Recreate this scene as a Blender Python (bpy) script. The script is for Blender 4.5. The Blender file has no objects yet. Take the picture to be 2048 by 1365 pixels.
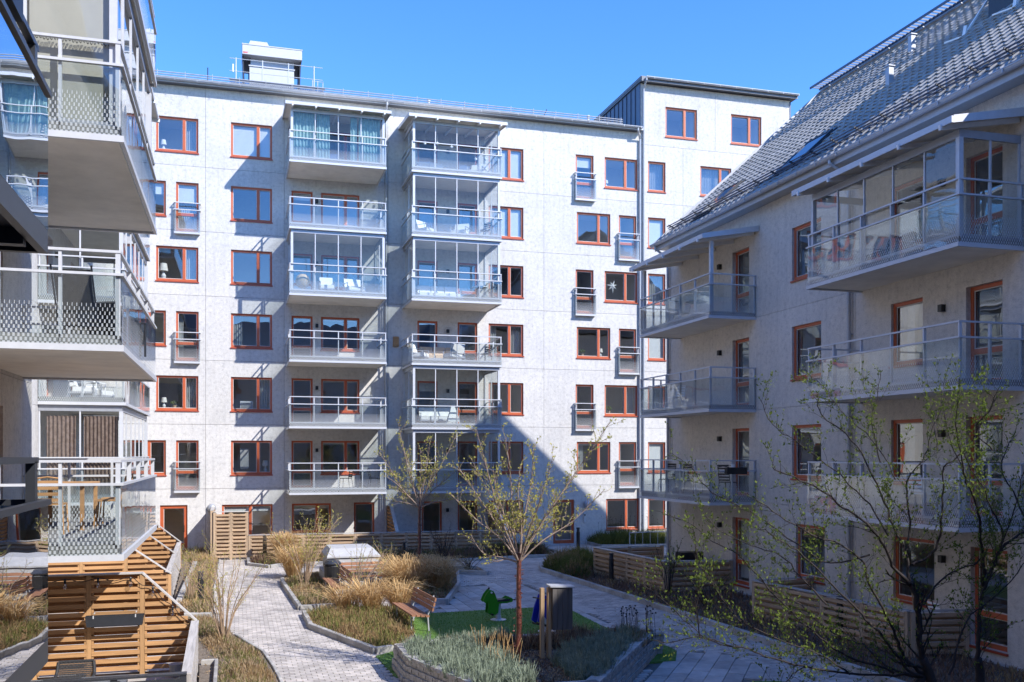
import bpy, math, random
from mathutils import Vector, Matrix, noise as mnoise
random.seed(7)
R = math.radians
S = bpy.context.scene
COL = S.collection

# ------------------------------------------------------------------ camera, sky, sun, exposure
cam = bpy.data.objects.new('camera', bpy.data.cameras.new('camera'))
COL.objects.link(cam)
cam.location = (0, 0, 4.35)
cam.rotation_euler = (R(90), 0, R(-16.18))
cam.data.sensor_width = 36
cam.data.lens = 33.5
cam.data.shift_y = 0.1106
cam.data.clip_start = 0.1
cam.data.clip_end = 5000
S.camera = cam

SUN_DIR = Vector((-0.84, 1.0, -1.02)).normalized()       # the way the light travels
W = bpy.data.worlds.new('World'); S.world = W; W.use_nodes = True
nt = W.node_tree; nt.nodes.clear()
wo = nt.nodes.new('ShaderNodeOutputWorld'); bg = nt.nodes.new('ShaderNodeBackground'); sk = nt.nodes.new('ShaderNodeTexSky')
sk.sky_type = 'NISHITA'; sk.sun_disc = False
sk.sun_elevation = R(38); sk.sun_rotation = R(140)
sk.altitude = 0; sk.air_density = 1.0; sk.dust_density = 0.0; sk.ozone_density = 6.0
bg.inputs[1].default_value = 0.128
hs_ = nt.nodes.new('ShaderNodeHueSaturation'); hs_.inputs['Saturation'].default_value = 1.2; hs_.inputs['Hue'].default_value = .512; hs_.inputs['Value'].default_value = .95
nt.links.new(sk.outputs[0], hs_.inputs['Color']); nt.links.new(hs_.outputs[0], bg.inputs[0]); nt.links.new(bg.outputs[0], wo.inputs[0])

sd = bpy.data.lights.new('sun', 'SUN'); sd.energy = 2.4; sd.angle = R(0.55); sd.color = (1.0, 0.965, 0.915)
sun = bpy.data.objects.new('sun', sd); COL.objects.link(sun)
sun.rotation_euler = SUN_DIR.to_track_quat('-Z', 'Y').to_euler()
sun.location = (30, -30, 60)

vs = S.view_settings
S.display_settings.display_device = 'sRGB'
vs.view_transform = 'Standard'; vs.look = 'None'; vs.gamma = 1; vs.use_curve_mapping = False
vs.exposure = 1.6
S.render.engine = 'CYCLES'
cy = S.cycles
cy.max_bounces = 10; cy.diffuse_bounces = 6; cy.glossy_bounces = 4; cy.transmission_bounces = 4
cy.transparent_max_bounces = 24
cy.caustics_reflective = False; cy.caustics_refractive = False
cy.sample_clamp_indirect = 6
cy.use_denoising = True

# ------------------------------------------------------------------ mesh helpers
class MB:
    """collects faces, then becomes one mesh"""
    def __init__(s):
        s.v = []; s.f = []; s.m = []; s.uv = {}
    def quad(s, a, b, c, d, m=0, uv=None):
        i = len(s.v); s.v += [a, b, c, d]; s.f.append((i, i+1, i+2, i+3)); s.m.append(m)
        if uv: s.uv[len(s.f)-1] = uv
        return s
    def tri(s, a, b, c, m=0):
        i = len(s.v); s.v += [a, b, c]; s.f.append((i, i+1, i+2)); s.m.append(m)
    def box(s, x0, y0, z0, x1, y1, z1, m=0, uv=False):
        i = len(s.v)
        s.v += [(x0,y0,z0),(x1,y0,z0),(x1,y1,z0),(x0,y1,z0),(x0,y0,z1),(x1,y0,z1),(x1,y1,z1),(x0,y1,z1)]
        for q in ((0,3,2,1),(4,5,6,7),(0,1,5,4),(1,2,6,5),(2,3,7,6),(3,0,4,7)):
            s.f.append(tuple(i+k for k in q)); s.m.append(m)
        return s
    def bar(s, p, q, w, h, m=0, up=(0,0,1)):
        p = Vector(p); q = Vector(q); d = (q-p).normalized(); upv = Vector(up)
        if abs(d.dot(upv)) > .98: upv = Vector((0,1,0)) if abs(d.y) < .9 else Vector((1,0,0))
        a = d.cross(upv).normalized(); b = a.cross(d).normalized()
        i = len(s.v)
        for e in (p, q):
            for x, y in ((-1,-1),(1,-1),(1,1),(-1,1)):
                s.v.append(tuple(e + a*(x*w/2) + b*(y*h/2)))
        for k in ((0,1,2,3),(7,6,5,4),(0,4,5,1),(1,5,6,2),(2,6,7,3),(3,7,4,0)):
            s.f.append(tuple(i+j for j in k)); s.m.append(m)
        return s
    def tube(s, pts, rad, n=6, m=0, cap=True):
        pts = [Vector(p) for p in pts]
        if not isinstance(rad, (list, tuple)): rad = [rad]*len(pts)
        i0 = len(s.v); prev = None
        for k, p in enumerate(pts):
            d = (pts[min(k+1, len(pts)-1)] - pts[max(k-1, 0)])
            d = d.normalized() if d.length > 1e-9 else Vector((0,0,1))
            if prev is None:
                t = Vector((1,0,0)) if abs(d.x) < .8 else Vector((0,1,0))
            else: t = prev
            a = (t - d*t.dot(d)).normalized(); prev = a; b = d.cross(a)
            for j in range(n):
                an = 2*math.pi*j/n
                s.v.append(tuple(p + (a*math.cos(an) + b*math.sin(an))*rad[k]))
        for k in range(len(pts)-1):
            for j in range(n):
                s.f.append((i0+k*n+j, i0+k*n+(j+1) % n, i0+(k+1)*n+(j+1) % n, i0+(k+1)*n+j)); s.m.append(m)
        if cap:
            s.f.append(tuple(i0+j for j in reversed(range(n)))); s.m.append(m)
            e = i0+(len(pts)-1)*n
            s.f.append(tuple(e+j for j in range(n))); s.m.append(m)
        return s
    def lathe(s, prof, n=16, c=(0,0,0), m=0):
        i0 = len(s.v)
        for r, z in prof:
            for j in range(n):
                an = 2*math.pi*j/n
                s.v.append((c[0]+r*math.cos(an), c[1]+r*math.sin(an), c[2]+z))
        for k in range(len(prof)-1):
            for j in range(n):
                s.f.append((i0+k*n+j, i0+k*n+(j+1) % n, i0+(k+1)*n+(j+1) % n, i0+(k+1)*n+j)); s.m.append(m)
        s.f.append(tuple(i0+j for j in reversed(range(n)))); s.m.append(m)
        e = i0+(len(prof)-1)*n
        s.f.append(tuple(e+j for j in range(n))); s.m.append(m)
        return s
    def prism(s, pts, z0, z1, m=0):
        """vertical prism over a flat outline of (x, y) points"""
        i = len(s.v); n = len(pts)
        s.v += [(x, y, z0) for x, y in pts] + [(x, y, z1) for x, y in pts]
        s.f.append(tuple(i+n+k for k in range(n))); s.m.append(m)
        s.f.append(tuple(i+k for k in reversed(range(n)))); s.m.append(m)
        for k in range(n):
            s.f.append((i+k, i+(k+1) % n, i+n+(k+1) % n, i+n+k)); s.m.append(m)
        return s
    def extr(s, pts, y0, y1, m=0):
        """outline in x, z with its thickness along y"""
        i = len(s.v); n = len(pts)
        s.v += [(x, y0, z) for x, z in pts] + [(x, y1, z) for x, z in pts]
        s.f.append(tuple(i+k for k in range(n))); s.m.append(m)
        s.f.append(tuple(i+n+k for k in reversed(range(n)))); s.m.append(m)
        for k in range(n):
            s.f.append((i+(k+1) % n, i+k, i+n+k, i+n+(k+1) % n)); s.m.append(m)
        return s
    def mesh(s, name, mats, smooth=False):
        me = bpy.data.meshes.new(name)
        me.from_pydata(s.v, [], s.f)
        for mt in (mats if isinstance(mats, (list, tuple)) else [mats]): me.materials.append(mt)
        if any(s.m): me.polygons.foreach_set('material_index', s.m)
        if s.uv:
            ul = me.uv_layers.new(name='UVMap')
            for fi, uv in s.uv.items():
                for li, c in zip(me.polygons[fi].loop_indices, uv): ul.data[li].uv = c
        if smooth: me.polygons.foreach_set('use_smooth', [True]*len(s.f))
        me.update()
        return me

def ob(name, me, par=None, loc=(0,0,0), rot=(0,0,0), mats=None, smooth=False, scale=None):
    """links ONE mesh object"""
    if isinstance(me, MB): me = me.mesh(name, mats, smooth)
    o = bpy.data.objects.new(name, me); COL.objects.link(o)
    o.location = loc; o.rotation_euler = rot
    if scale: o.scale = scale
    if par is not None: o.parent = par
    return o
def tag(o, label=None, cat=None, group=None, kind=None):
    if label: o['label'] = label
    if cat: o['category'] = cat
    if group: o['group'] = group
    if kind: o['kind'] = kind
    return o
def thing(name, label, cat, loc=(0,0,0), rz=0, group=None):
    o = bpy.data.objects.new(name, None); COL.objects.link(o)
    o.location = loc; o.rotation_euler = (0, 0, rz); o.empty_display_size = .2
    return tag(o, label, cat, group)
CACHE = {}
def cached(key, fn):
    if key not in CACHE: CACHE[key] = fn()
    return CACHE[key]
KIDS = {}
def dup(root, loc, rz=0, label=None, group=None):
    """a copy of a thing, its parts and their sub-parts"""
    def cp(o, par):
        c = o.copy(); COL.objects.link(c)
        if par is not None: c.parent = par
        for ch in list(o.children): cp(ch, c)
        return c
    r = cp(root, None); r.location = loc; r.rotation_euler = (0, 0, rz)
    if label: r['label'] = label
    if group: r['group'] = group
    return r

# ------------------------------------------------------------------ materials
def nodes(name):
    m = bpy.data.materials.new(name); m.use_nodes = True
    t = m.node_tree; b = t.nodes['Principled BSDF']
    return m, t, b
def nd(t, kind, **kw):
    n = t.nodes.new(kind)
    for k, v in kw.items():
        if k == 'inp':
            for kk, vv in v.items(): n.inputs[kk].default_value = vv
        else: setattr(n, k, v)
    return n
def ramp(t, fac, stops):
    r = t.nodes.new('ShaderNodeValToRGB'); e = r.color_ramp.elements
    while len(e) < len(stops): e.new(.5)
    for x, (p, c) in zip(e, stops):
        x.position = p; x.color = (c[0], c[1], c[2], 1)
    t.links.new(fac, r.inputs[0]); return r.outputs[0]
def mathn(t, op, a, b=None, clamp=False):
    n = t.nodes.new('ShaderNodeMath'); n.operation = op; n.use_clamp = clamp
    for i, x in enumerate((a, b)):
        if x is None: continue
        if isinstance(x, (int, float)): n.inputs[i].default_value = x
        else: t.links.new(x, n.inputs[i])
    return n.outputs[0]
def mix(t, fac, a, b, mode='MIX'):
    n = t.nodes.new('ShaderNodeMix'); n.data_type = 'RGBA'; n.blend_type = mode
    for sock, x in ((n.inputs[0], fac), (n.inputs[6], a), (n.inputs[7], b)):
        if isinstance(x, (int, float)): sock.default_value = x
        elif isinstance(x, (tuple, list)): sock.default_value = (x[0], x[1], x[2], 1)
        else: t.links.new(x, sock)
    return n.outputs[2]
def coord(t, which='Object', scale=(1,1,1)):
    tc = t.nodes.new('ShaderNodeTexCoord'); mp = t.nodes.new('ShaderNodeMapping')
    mp.inputs['Scale'].default_value = scale
    t.links.new(tc.outputs[which], mp.inputs[0]); return mp.outputs[0]
def noise(t, vec, scale, detail=4, rough=.6):
    n = nd(t, 'ShaderNodeTexNoise', inp={'Scale': scale, 'Detail': detail, 'Roughness': rough})
    t.links.new(vec, n.inputs['Vector']); return n.outputs['Fac']
def bump(t, b, h, strength=.3, dist=.02):
    n = nd(t, 'ShaderNodeBump', inp={'Strength': strength, 'Distance': dist})
    t.links.new(h, n.inputs['Height']); t.links.new(n.outputs[0], b.inputs['Normal'])
def simple(name, col, rough=.5, metal=0, var=.15, scale=8, bmp=0, rnd=0, spec=None, stretch=(1,1,1), island=False, stain=0):
    """plain paint or stone with uneven colour; rnd varies it per object"""
    m, t, b = nodes(name)
    v = coord(t, 'Object', stretch)
    f = noise(t, v, scale)
    lo = tuple(c*(1-var) for c in col); hi = tuple(min(1, c*(1+var)) for c in col)
    c = ramp(t, f, [(.3, lo), (.7, hi)])
    if rnd:
        oi = t.nodes.new('ShaderNodeObjectInfo')
        k = nd(t, 'ShaderNodeMapRange', inp={'To Min': 1-rnd, 'To Max': 1+rnd})
        gi = t.nodes.new('ShaderNodeNewGeometry')
        t.links.new(mathn(t, 'FRACT', mathn(t, 'ADD', oi.outputs['Random'], gi.outputs['Random Per Island'])), k.inputs[0])
        h = t.nodes.new('ShaderNodeHueSaturation'); t.links.new(c, h.inputs['Color']); t.links.new(k.outputs[0], h.inputs['Value']); c = h.outputs[0]
    if stain:
        gp = t.nodes.new('ShaderNodeNewGeometry'); st = ramp(t, noise(t, gp.outputs['Position'], .9, 6, .68), [(.34, (1-stain,)*3), (.52, (1, 1, 1)), (.75, (1+stain*.4, 1+stain*.38, 1+stain*.34))])
        c = mix(t, 1.0, c, st, 'MULTIPLY')
    t.links.new(c, b.inputs['Base Color'])
    b.inputs['Roughness'].default_value = rough; b.inputs['Metallic'].default_value = metal
    if spec is not None: b.inputs['Specular IOR Level'].default_value = spec
    if bmp: bump(t, b, noise(t, v, scale*6, 6), bmp, .01)
    return m
def plaster(name, col):
    m, t, b = nodes(name)
    v = coord(t)
    n1 = noise(t, v, .7, 5, .62); n2 = noise(t, v, 7, 6, .75); n3 = noise(t, v, 38, 3, .6)
    dk = tuple(c*.68 for c in col); md = tuple(c*.95 for c in col); lt = tuple(min(1, c*1.1) for c in col)
    c = ramp(t, n2, [(.30, dk), (.46, md), (.68, lt)])
    w = ramp(t, n1, [(.3, (.90, .90, .91)), (.7, (1.04, 1.03, 1.02))])
    c = mix(t, 1.0, c, w, 'MULTIPLY')
    s = ramp(t, n3, [(.33, (.78, .78, .78)), (.55, (1.05, 1.05, 1.05))])
    c = mix(t, .7, c, s, 'MULTIPLY')
    vs2 = coord(t, 'Object', (5, 5, .25))
    st = ramp(t, noise(t, vs2, 1.0, 4, .6), [(.25, (.80, .80, .81)), (.5, (1, 1, 1))])   # faint rain streaks
    c = mix(t, .6, c, st, 'MULTIPLY')
    oi = t.nodes.new('ShaderNodeObjectInfo'); k = nd(t, 'ShaderNodeMapRange', inp={'To Min': .955, 'To Max': 1.045}); t.links.new(oi.outputs['Random'], k.inputs[0])
    h = t.nodes.new('ShaderNodeHueSaturation'); t.links.new(c, h.inputs['Color']); t.links.new(k.outputs[0], h.inputs['Value']); c = h.outputs[0]
    t.links.new(c, b.inputs['Base Color']); b.inputs['Roughness'].default_value = .92
    b.inputs['Specular IOR Level'].default_value = .2
    bump(t, b, mathn(t, 'ADD', n3, n2), .55, .02)
    return m
def wood(name, col, rnd=.18, axis='x', rough=.75):
    m, t, b = nodes(name)
    st = (1.2, 26, 26) if axis == 'x' else (26, 26, 1.2)
    v = coord(t, 'Object', st)
    oi = t.nodes.new('ShaderNodeObjectInfo')
    ad = t.nodes.new('ShaderNodeVectorMath'); ad.operation = 'ADD'
    sc = t.nodes.new('ShaderNodeVectorMath'); sc.operation = 'SCALE'; sc.inputs['Scale'].default_value = 1.0
    cb = t.nodes.new('ShaderNodeCombineXYZ')
    t.links.new(mathn(t, 'MULTIPLY', oi.outputs['Random'], 50), cb.inputs[0]); t.links.new(mathn(t, 'MULTIPLY', oi.outputs['Random'], 31), cb.inputs[2])
    t.links.new(v, ad.inputs[0]); t.links.new(cb.outputs[0], ad.inputs[1])
    g = noise(t, ad.outputs[0], 1.0, 5, .65)
    c = ramp(t, g, [(.28, tuple(x*.62 for x in col)), (.5, col), (.75, tuple(min(1, x*1.3) for x in col))])
    k = nd(t, 'ShaderNodeMapRange', inp={'To Min': 1-rnd, 'To Max': 1+rnd}); t.links.new(oi.outputs['Random'], k.inputs[0])
    h = t.nodes.new('ShaderNodeHueSaturation'); t.links.new(c, h.inputs['Color']); t.links.new(k.outputs[0], h.inputs['Value'])
    t.links.new(h.outputs[0], b.inputs['Base Color']); b.inputs['Roughness'].default_value = rough
    bump(t, b, g, .25, .006)
    return m
def glass(name, tint=(.82, .88, .87), refl=.1, gain=1.6, frit=False, wav=.015, gcol=(1,1,1)):
    """thin pane: lets light through and mirrors by the angle; frit = printed dashes that thicken downwards"""
    m = bpy.data.materials.new(name); m.use_nodes = True; t = m.node_tree; t.nodes.clear()
    out = t.nodes.new('ShaderNodeOutputMaterial')
    tr = nd(t, 'ShaderNodeBsdfTransparent'); tr.inputs[0].default_value = (*tint, 1)
    gl = nd(t, 'ShaderNodeBsdfGlossy'); gl.inputs['Roughness'].default_value = 0.0; gl.inputs['Color'].default_value = (*gcol, 1)
    fr = nd(t, 'ShaderNodeFresnel', inp={'IOR': 1.5})
    gm = t.nodes.new('ShaderNodeNewGeometry'); mr = nd(t, 'ShaderNodeMapRange', inp={'To Min': 1.5, 'To Max': 1/1.5})   # same mirror share from both sides of a thin pane
    t.links.new(gm.outputs['Backfacing'], mr.inputs[0]); t.links.new(mr.outputs[0], fr.inputs['IOR'])
    v = coord(t, 'Object', (1.3, 1.3, 1.0))
    oi = t.nodes.new('ShaderNodeObjectInfo')
    ad = t.nodes.new('ShaderNodeVectorMath'); ad.operation = 'ADD'
    cb = t.nodes.new('ShaderNodeCombineXYZ'); t.links.new(mathn(t, 'MULTIPLY', oi.outputs['Random'], 40), cb.inputs[0])
    t.links.new(v, ad.inputs[0]); t.links.new(cb.outputs[0], ad.inputs[1])
    bp = nd(t, 'ShaderNodeBump', inp={'Strength': 1.0, 'Distance': wav}); t.links.new(noise(t, ad.outputs[0], 1.1, 1, .4), bp.inputs['Height'])
    t.links.new(bp.outputs[0], gl.inputs['Normal'])
    fac = mathn(t, 'ADD', mathn(t, 'MULTIPLY', fr.outputs[0], gain), refl, True)
    ms = t.nodes.new('ShaderNodeMixShader'); t.links.new(fac, ms.inputs[0]); t.links.new(tr.outputs[0], ms.inputs[1]); t.links.new(gl.outputs[0], ms.inputs[2])
    res = ms.outputs[0]
    if frit:
        uv = t.nodes.new('ShaderNodeTexCoord'); sp = t.nodes.new('ShaderNodeSeparateXYZ'); t.links.new(uv.outputs['UV'], sp.inputs[0])
        row = mathn(t, 'FLOOR', mathn(t, 'DIVIDE', sp.outputs[1], .053))
        stag = mathn(t, 'MULTIPLY', mathn(t, 'MODULO', row, 2), .5)
        fx = mathn(t, 'FRACT', mathn(t, 'ADD', mathn(t, 'DIVIDE', sp.outputs[0], .058), stag))
        wd = nd(t, 'ShaderNodeMapRange', inp={'From Min': 0.0, 'From Max': .6, 'To Min': .58, 'To Max': .12}); t.links.new(sp.outputs[1], wd.inputs[0])
        on = mathn(t, 'MULTIPLY', mathn(t, 'LESS_THAN', fx, wd.outputs[0]), mathn(t, 'LESS_THAN', mathn(t, 'FRACT', mathn(t, 'DIVIDE', sp.outputs[1], .053)), .86)); lim = mathn(t, 'LESS_THAN', row, 10.5)
        mask = mathn(t, 'MULTIPLY', on, lim)
        df = nd(t, 'ShaderNodeBsdfDiffuse'); df.inputs[0].default_value = (.78, .79, .80, 1)
        tl = nd(t, 'ShaderNodeBsdfTranslucent'); tl.inputs[0].default_value = (.6, .6, .61, 1)
        m2 = t.nodes.new('ShaderNodeMixShader'); m2.inputs[0].default_value = .3
        t.links.new(df.outputs[0], m2.inputs[1]); t.links.new(tl.outputs[0], m2.inputs[2])
        m3 = t.nodes.new('ShaderNodeMixShader'); t.links.new(mathn(t, 'MULTIPLY', mask, .78), m3.inputs[0])
        t.links.new(res, m3.inputs[1]); t.links.new(m2.outputs[0], m3.inputs[2]); res = m3.outputs[0]
    t.links.new(res, out.inputs[0])
    return m
def leafmat(name, c1, c2, trans=.35):
    m = bpy.data.materials.new(name); m.use_nodes = True; t = m.node_tree; t.nodes.clear()
    out = t.nodes.new('ShaderNodeOutputMaterial')
    v = coord(t); f = noise(t, v, 9, 2)
    c = ramp(t, f, [(.35, c1), (.65, c2)])
    d = t.nodes.new('ShaderNodeBsdfDiffuse'); tl = t.nodes.new('ShaderNodeBsdfTranslucent'); ms = t.nodes.new('ShaderNodeMixShader')
    ms.inputs[0].default_value = trans
    t.links.new(c, d.inputs[0]); t.links.new(c, tl.inputs[0]); t.links.new(d.outputs[0], ms.inputs[1]); t.links.new(tl.outputs[0], ms.inputs[2])
    t.links.new(ms.outputs[0], out.inputs[0]); return m

M = {}
M['plaster'] = plaster('light_plaster', (.60, .585, .56))
M['plaster2'] = plaster('grey_plaster', (.66, .61, .54))
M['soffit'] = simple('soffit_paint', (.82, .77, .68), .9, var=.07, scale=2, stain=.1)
M['frame'] = simple('orange_frame', (.45, .098, .034), .45, var=.08, scale=4)
M['bead'] = simple('glazing_bead', (.62, .58, .53), .5, var=.05)
M['sill'] = simple('red_sill', (.36, .065, .03), .4, var=.1)
M['pane'] = glass('window_glass', (.84, .88, .88), .11, 1.8, gcol=(.93, .97, 1.0), wav=.003)
M['bglass'] = glass('balcony_glass', (.91, .935, .935), .0, 1.2, frit=True, wav=.006)
M['gglass'] = glass('glazing_glass', (.90, .93, .93), .0, 1.3, wav=.004)
M['dglass'] = glass('dark_balcony_glass', (.36, .41, .44), .16, 1.5, wav=.003)
M['skyglass'] = simple('skylight_glass', (.02,.03,.045), .04, var=.02)
M['floor'] = simple('balcony_floor', (.22, .215, .21), .9, var=.1, scale=3)
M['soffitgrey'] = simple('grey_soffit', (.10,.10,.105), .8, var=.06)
M['alu'] = simple('white_aluminium', (.54, .55, .57), .4, metal=.1, var=.05)
M['alugrey'] = simple('grey_aluminium', (.36, .375, .41), .4, metal=.3, var=.06)
M['dark'] = simple('dark_grey_metal', (.035, .038, .046), .4, metal=.2, var=.1)
M['black'] = simple('black_metal', (.012, .012, .013), .45, var=.1)
M['zinc'] = simple('blue_grey_sheet', (.075, .095, .14), .42, metal=.25, var=.08, scale=2)
M['gutter'] = simple('grey_sheet_metal', (.40, .41, .43), .42, metal=.15, var=.06)
M['roofmetal'] = simple('roof_sheet', (.13, .14, .16), .5, metal=.3, var=.08)
M['vent'] = simple('vent_casing', (.50, .505, .51), .45, var=.05)
M['tile'] = simple('roof_tile_concrete', (.31, .30, .282), .9, var=.22, scale=5, bmp=.3, rnd=.12)
M['room'] = simple('room_paint', (.60, .57, .53), .9, var=.03)
M['room2'] = simple('room_paint_dark', (.34, .32, .30), .9, var=.05)
M['curt'] = leafmat('curtain_cloth', (.62, .64, .63), (.72, .73, .72), .4)
M['teal'] = leafmat('teal_curtain_cloth', (.30, .50, .52), (.45, .64, .65), .4)
M['brown'] = leafmat('brown_curtain_cloth', (.22, .15, .12), (.34, .25, .21), .3)
M['blind'] = simple('blind_slats', (.78, .78, .77), .7, var=.03)
M['beige'] = simple('beige_blind', (.42, .39, .33), .9, var=.08, scale=1.5)
M['larch'] = wood('larch_board', (.43, .235, .10), .2)
M['larchv'] = wood('larch_post', (.44, .25, .11), .12, 'z')
M['greywood'] = wood('weathered_board', (.43, .295, .18), .22)
M['greywoodv'] = wood('weathered_post', (.43, .31, .20), .12, 'z')
M['cap'] = wood('weathered_cap_board', (.44, .41, .38), .12)
M['capz'] = wood('weathered_end_board', (.42, .385, .35), .12, 'z')
M['teak'] = wood('bench_slat', (.27, .125, .065), .15)
M['boxwood'] = wood('grey_stained_board', (.085, .075, .068), .15, 'z')
M['postwood'] = wood('pale_post', (.40, .27, .15), .1, 'z')
M['paver'] = simple('paving_stone', (.46, .415, .375), .9, var=.15, scale=3, bmp=.2, rnd=.2, stain=.3)
M['slab'] = simple('paving_slab', (.44, .40, .365), .9, var=.14, scale=3, bmp=.2, rnd=.18, stain=.3)
M['joint'] = simple('joint_sand', (.15, .14, .125), .95, var=.25, scale=12)
M['kerb'] = simple('concrete_kerb', (.38, .36, .33), .9, var=.2, scale=5, bmp=.3, rnd=.12, stain=.35)
M['block'] = simple('planter_block', (.36, .34, .31), .95, var=.25, scale=9, bmp=.5, rnd=.14)
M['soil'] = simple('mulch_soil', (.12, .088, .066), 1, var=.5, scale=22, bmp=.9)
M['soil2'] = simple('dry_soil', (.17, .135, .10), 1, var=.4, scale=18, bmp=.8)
M['gravel'] = simple('pale_gravel', (.34, .32, .29), 1, var=.25, scale=40, bmp=.6)
M['turf'] = simple('turf_base', (.10, .19, .035), .95, var=.3, scale=30)
M['turfblade'] = leafmat('turf_blade', (.10, .21, .03), (.18, .31, .06), .3)
M['stone'] = simple('pale_concrete', (.42, .415, .41), .85, var=.12, scale=5, bmp=.25)
M['rattan'] = simple('black_rattan', (.03, .03, .034), .6, var=.3, scale=60, bmp=.6)
M['tabletop'] = simple('grey_table_board', (.14, .145, .155), .55, var=.15, scale=4)
M['green'] = simple('green_panel', (.035, .25, .012), .35, var=.04)
M['blue'] = simple('blue_panel', (.012, .03, .35), .35, var=.04)
M['red'] = simple('red_print', (.6, .05, .04), .4)
M['white'] = simple('white_paint', (.8, .8, .79), .45, var=.03)
M['cloth'] = simple('white_cloth', (.72, .71, .69), .9, var=.05)
M['tancloth'] = simple('tan_cloth', (.55, .40, .26), .9, var=.1)
M['darkcloth'] = simple('charcoal_cloth', (.05, .052, .055), .9, var=.2)
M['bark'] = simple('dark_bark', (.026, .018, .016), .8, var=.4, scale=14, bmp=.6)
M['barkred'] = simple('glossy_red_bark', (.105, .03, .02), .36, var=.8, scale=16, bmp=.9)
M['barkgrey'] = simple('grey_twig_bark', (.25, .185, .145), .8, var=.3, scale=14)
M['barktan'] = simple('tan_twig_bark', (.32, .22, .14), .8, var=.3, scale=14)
M['leafy'] = leafmat('young_yellow_leaf', (.42, .41, .08), (.60, .55, .17), .45)
M['leafg'] = leafmat('young_green_leaf', (.11, .155, .028), (.20, .255, .055), .4)
M['straw'] = leafmat('straw_blade', (.50, .31, .13), (.70, .51, .27), .3)
M['heather'] = leafmat('heather_twig', (.24, .14, .075), (.37, .28, .14), .25)
M['heatherg'] = leafmat('heather_green', (.12, .14, .04), (.25, .24, .08), .3)
M['lav'] = leafmat('lavender_leaf', (.17, .21, .15), (.34, .39, .29), .2)
M['dryplant'] = leafmat('dry_stem', (.29, .205, .13), (.45, .34, .22), .2)
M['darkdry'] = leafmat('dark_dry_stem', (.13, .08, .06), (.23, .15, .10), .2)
M['hedge'] = leafmat('hedge_leaf', (.09, .115, .028), (.18, .18, .055), .25)
M['glassbulb'] = glass('bulb_glass', (.9, .9, .88), .08, 1.5)
M['lampshade'] = simple('white_lampshade', (.75, .72, .66), .8)
# ------------------------------------------------------------------ building components (wall face at y = 0, outside is -y)
rng = random.Random(11)
def wall_panel(par, u0, u1, z0, z1, holes, mat, th=.32, name='wall_panel', gap=.006):
    u0 += gap; u1 -= gap; z0 += gap; z1 -= gap
    hs = [(max(a, u0), min(b, u1), max(c, z0), min(d, z1)) for a, b, c, d in holes]
    hs = [h for h in hs if h[1]-h[0] > .01 and h[3]-h[2] > .01]
    us = sorted({u0, u1, *[h[0] for h in hs], *[h[1] for h in hs]})
    zs = sorted({z0, z1, *[h[2] for h in hs], *[h[3] for h in hs]})
    def solid(i, j):
        if i < 0 or j < 0 or i >= len(us)-1 or j >= len(zs)-1: return False
        cu = (us[i]+us[i+1])/2; cz = (zs[j]+zs[j+1])/2
        return not any(a < cu < b and c < cz < d for a, b, c, d in hs)
    mb = MB()
    for i in range(len(us)-1):
        for j in range(len(zs)-1):
            if not solid(i, j): continue
            a, b, c, d = us[i], us[i+1], zs[j], zs[j+1]
            mb.quad((a,0,c),(b,0,c),(b,0,d),(a,0,d)); mb.quad((b,th,c),(a,th,c),(a,th,d),(b,th,d))
            if not solid(i-1, j): mb.quad((a,th,c),(a,0,c),(a,0,d),(a,th,d))
            if not solid(i+1, j): mb.quad((b,0,c),(b,th,c),(b,th,d),(b,0,d))
            if not solid(i, j-1): mb.quad((a,th,c),(b,th,c),(b,0,c),(a,0,c))
            if not solid(i, j+1): mb.quad((a,0,d),(b,0,d),(b,th,d),(a,th,d))
    return ob(name, mb, par, mats=mat)

def room_mesh(w, h, lo, hi, dep, mt):
    def f():
        mb = MB(); a, b, y0, y1, c, d = -.09, w+.09, .325, dep, -lo, h+hi
        mb.quad((a,y1,c),(b,y1,c),(b,y1,d),(a,y1,d)); mb.quad((a,y0,c),(a,y1,c),(a,y1,d),(a,y0,d)); mb.quad((b,y1,c),(b,y0,c),(b,y0,d),(b,y1,d))
        mb.quad((a,y0,d),(a,y1,d),(b,y1,d),(b,y0,d)); mb.quad((a,y0,c),(b,y0,c),(b,y1,c),(a,y1,c))
        # the wall round the opening, seen from inside
        for q in ((a,0,c,d),(w,b,c,d)): mb.quad((q[0],y0,q[2]),(q[1],y0,q[2]),(q[1],y0,q[3]),(q[0],y0,q[3]))
        if lo > .02: mb.quad((0,y0,c),(w,y0,c),(w,y0,0),(0,y0,0))
        mb.quad((0,y0,h),(w,y0,h),(w,y0,d),(0,y0,d))
        return mb.mesh('room_lining', mt)
    return cached(('room', round(w,2), round(h,2), round(lo,2), mt.name), f)
def curtain_mesh(w, h, mt, folds=None):
    folds = folds or max(4, int(w/.09))
    def f():
        mb = MB(); n = folds*4
        for i in range(n):
            x0, x1 = w*i/n, w*(i+1)/n
            y0, y1 = .035*math.sin(i*math.pi/2), .035*math.sin((i+1)*math.pi/2)
            mb.quad((x0,y0,0),(x1,y1,0),(x1,y1*.7,h),(x0,y0*.7,h))
        return mb.mesh('curtain', mt, True)
    return cached(('curt', round(w,2), round(h,2), mt.name), f)

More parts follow.
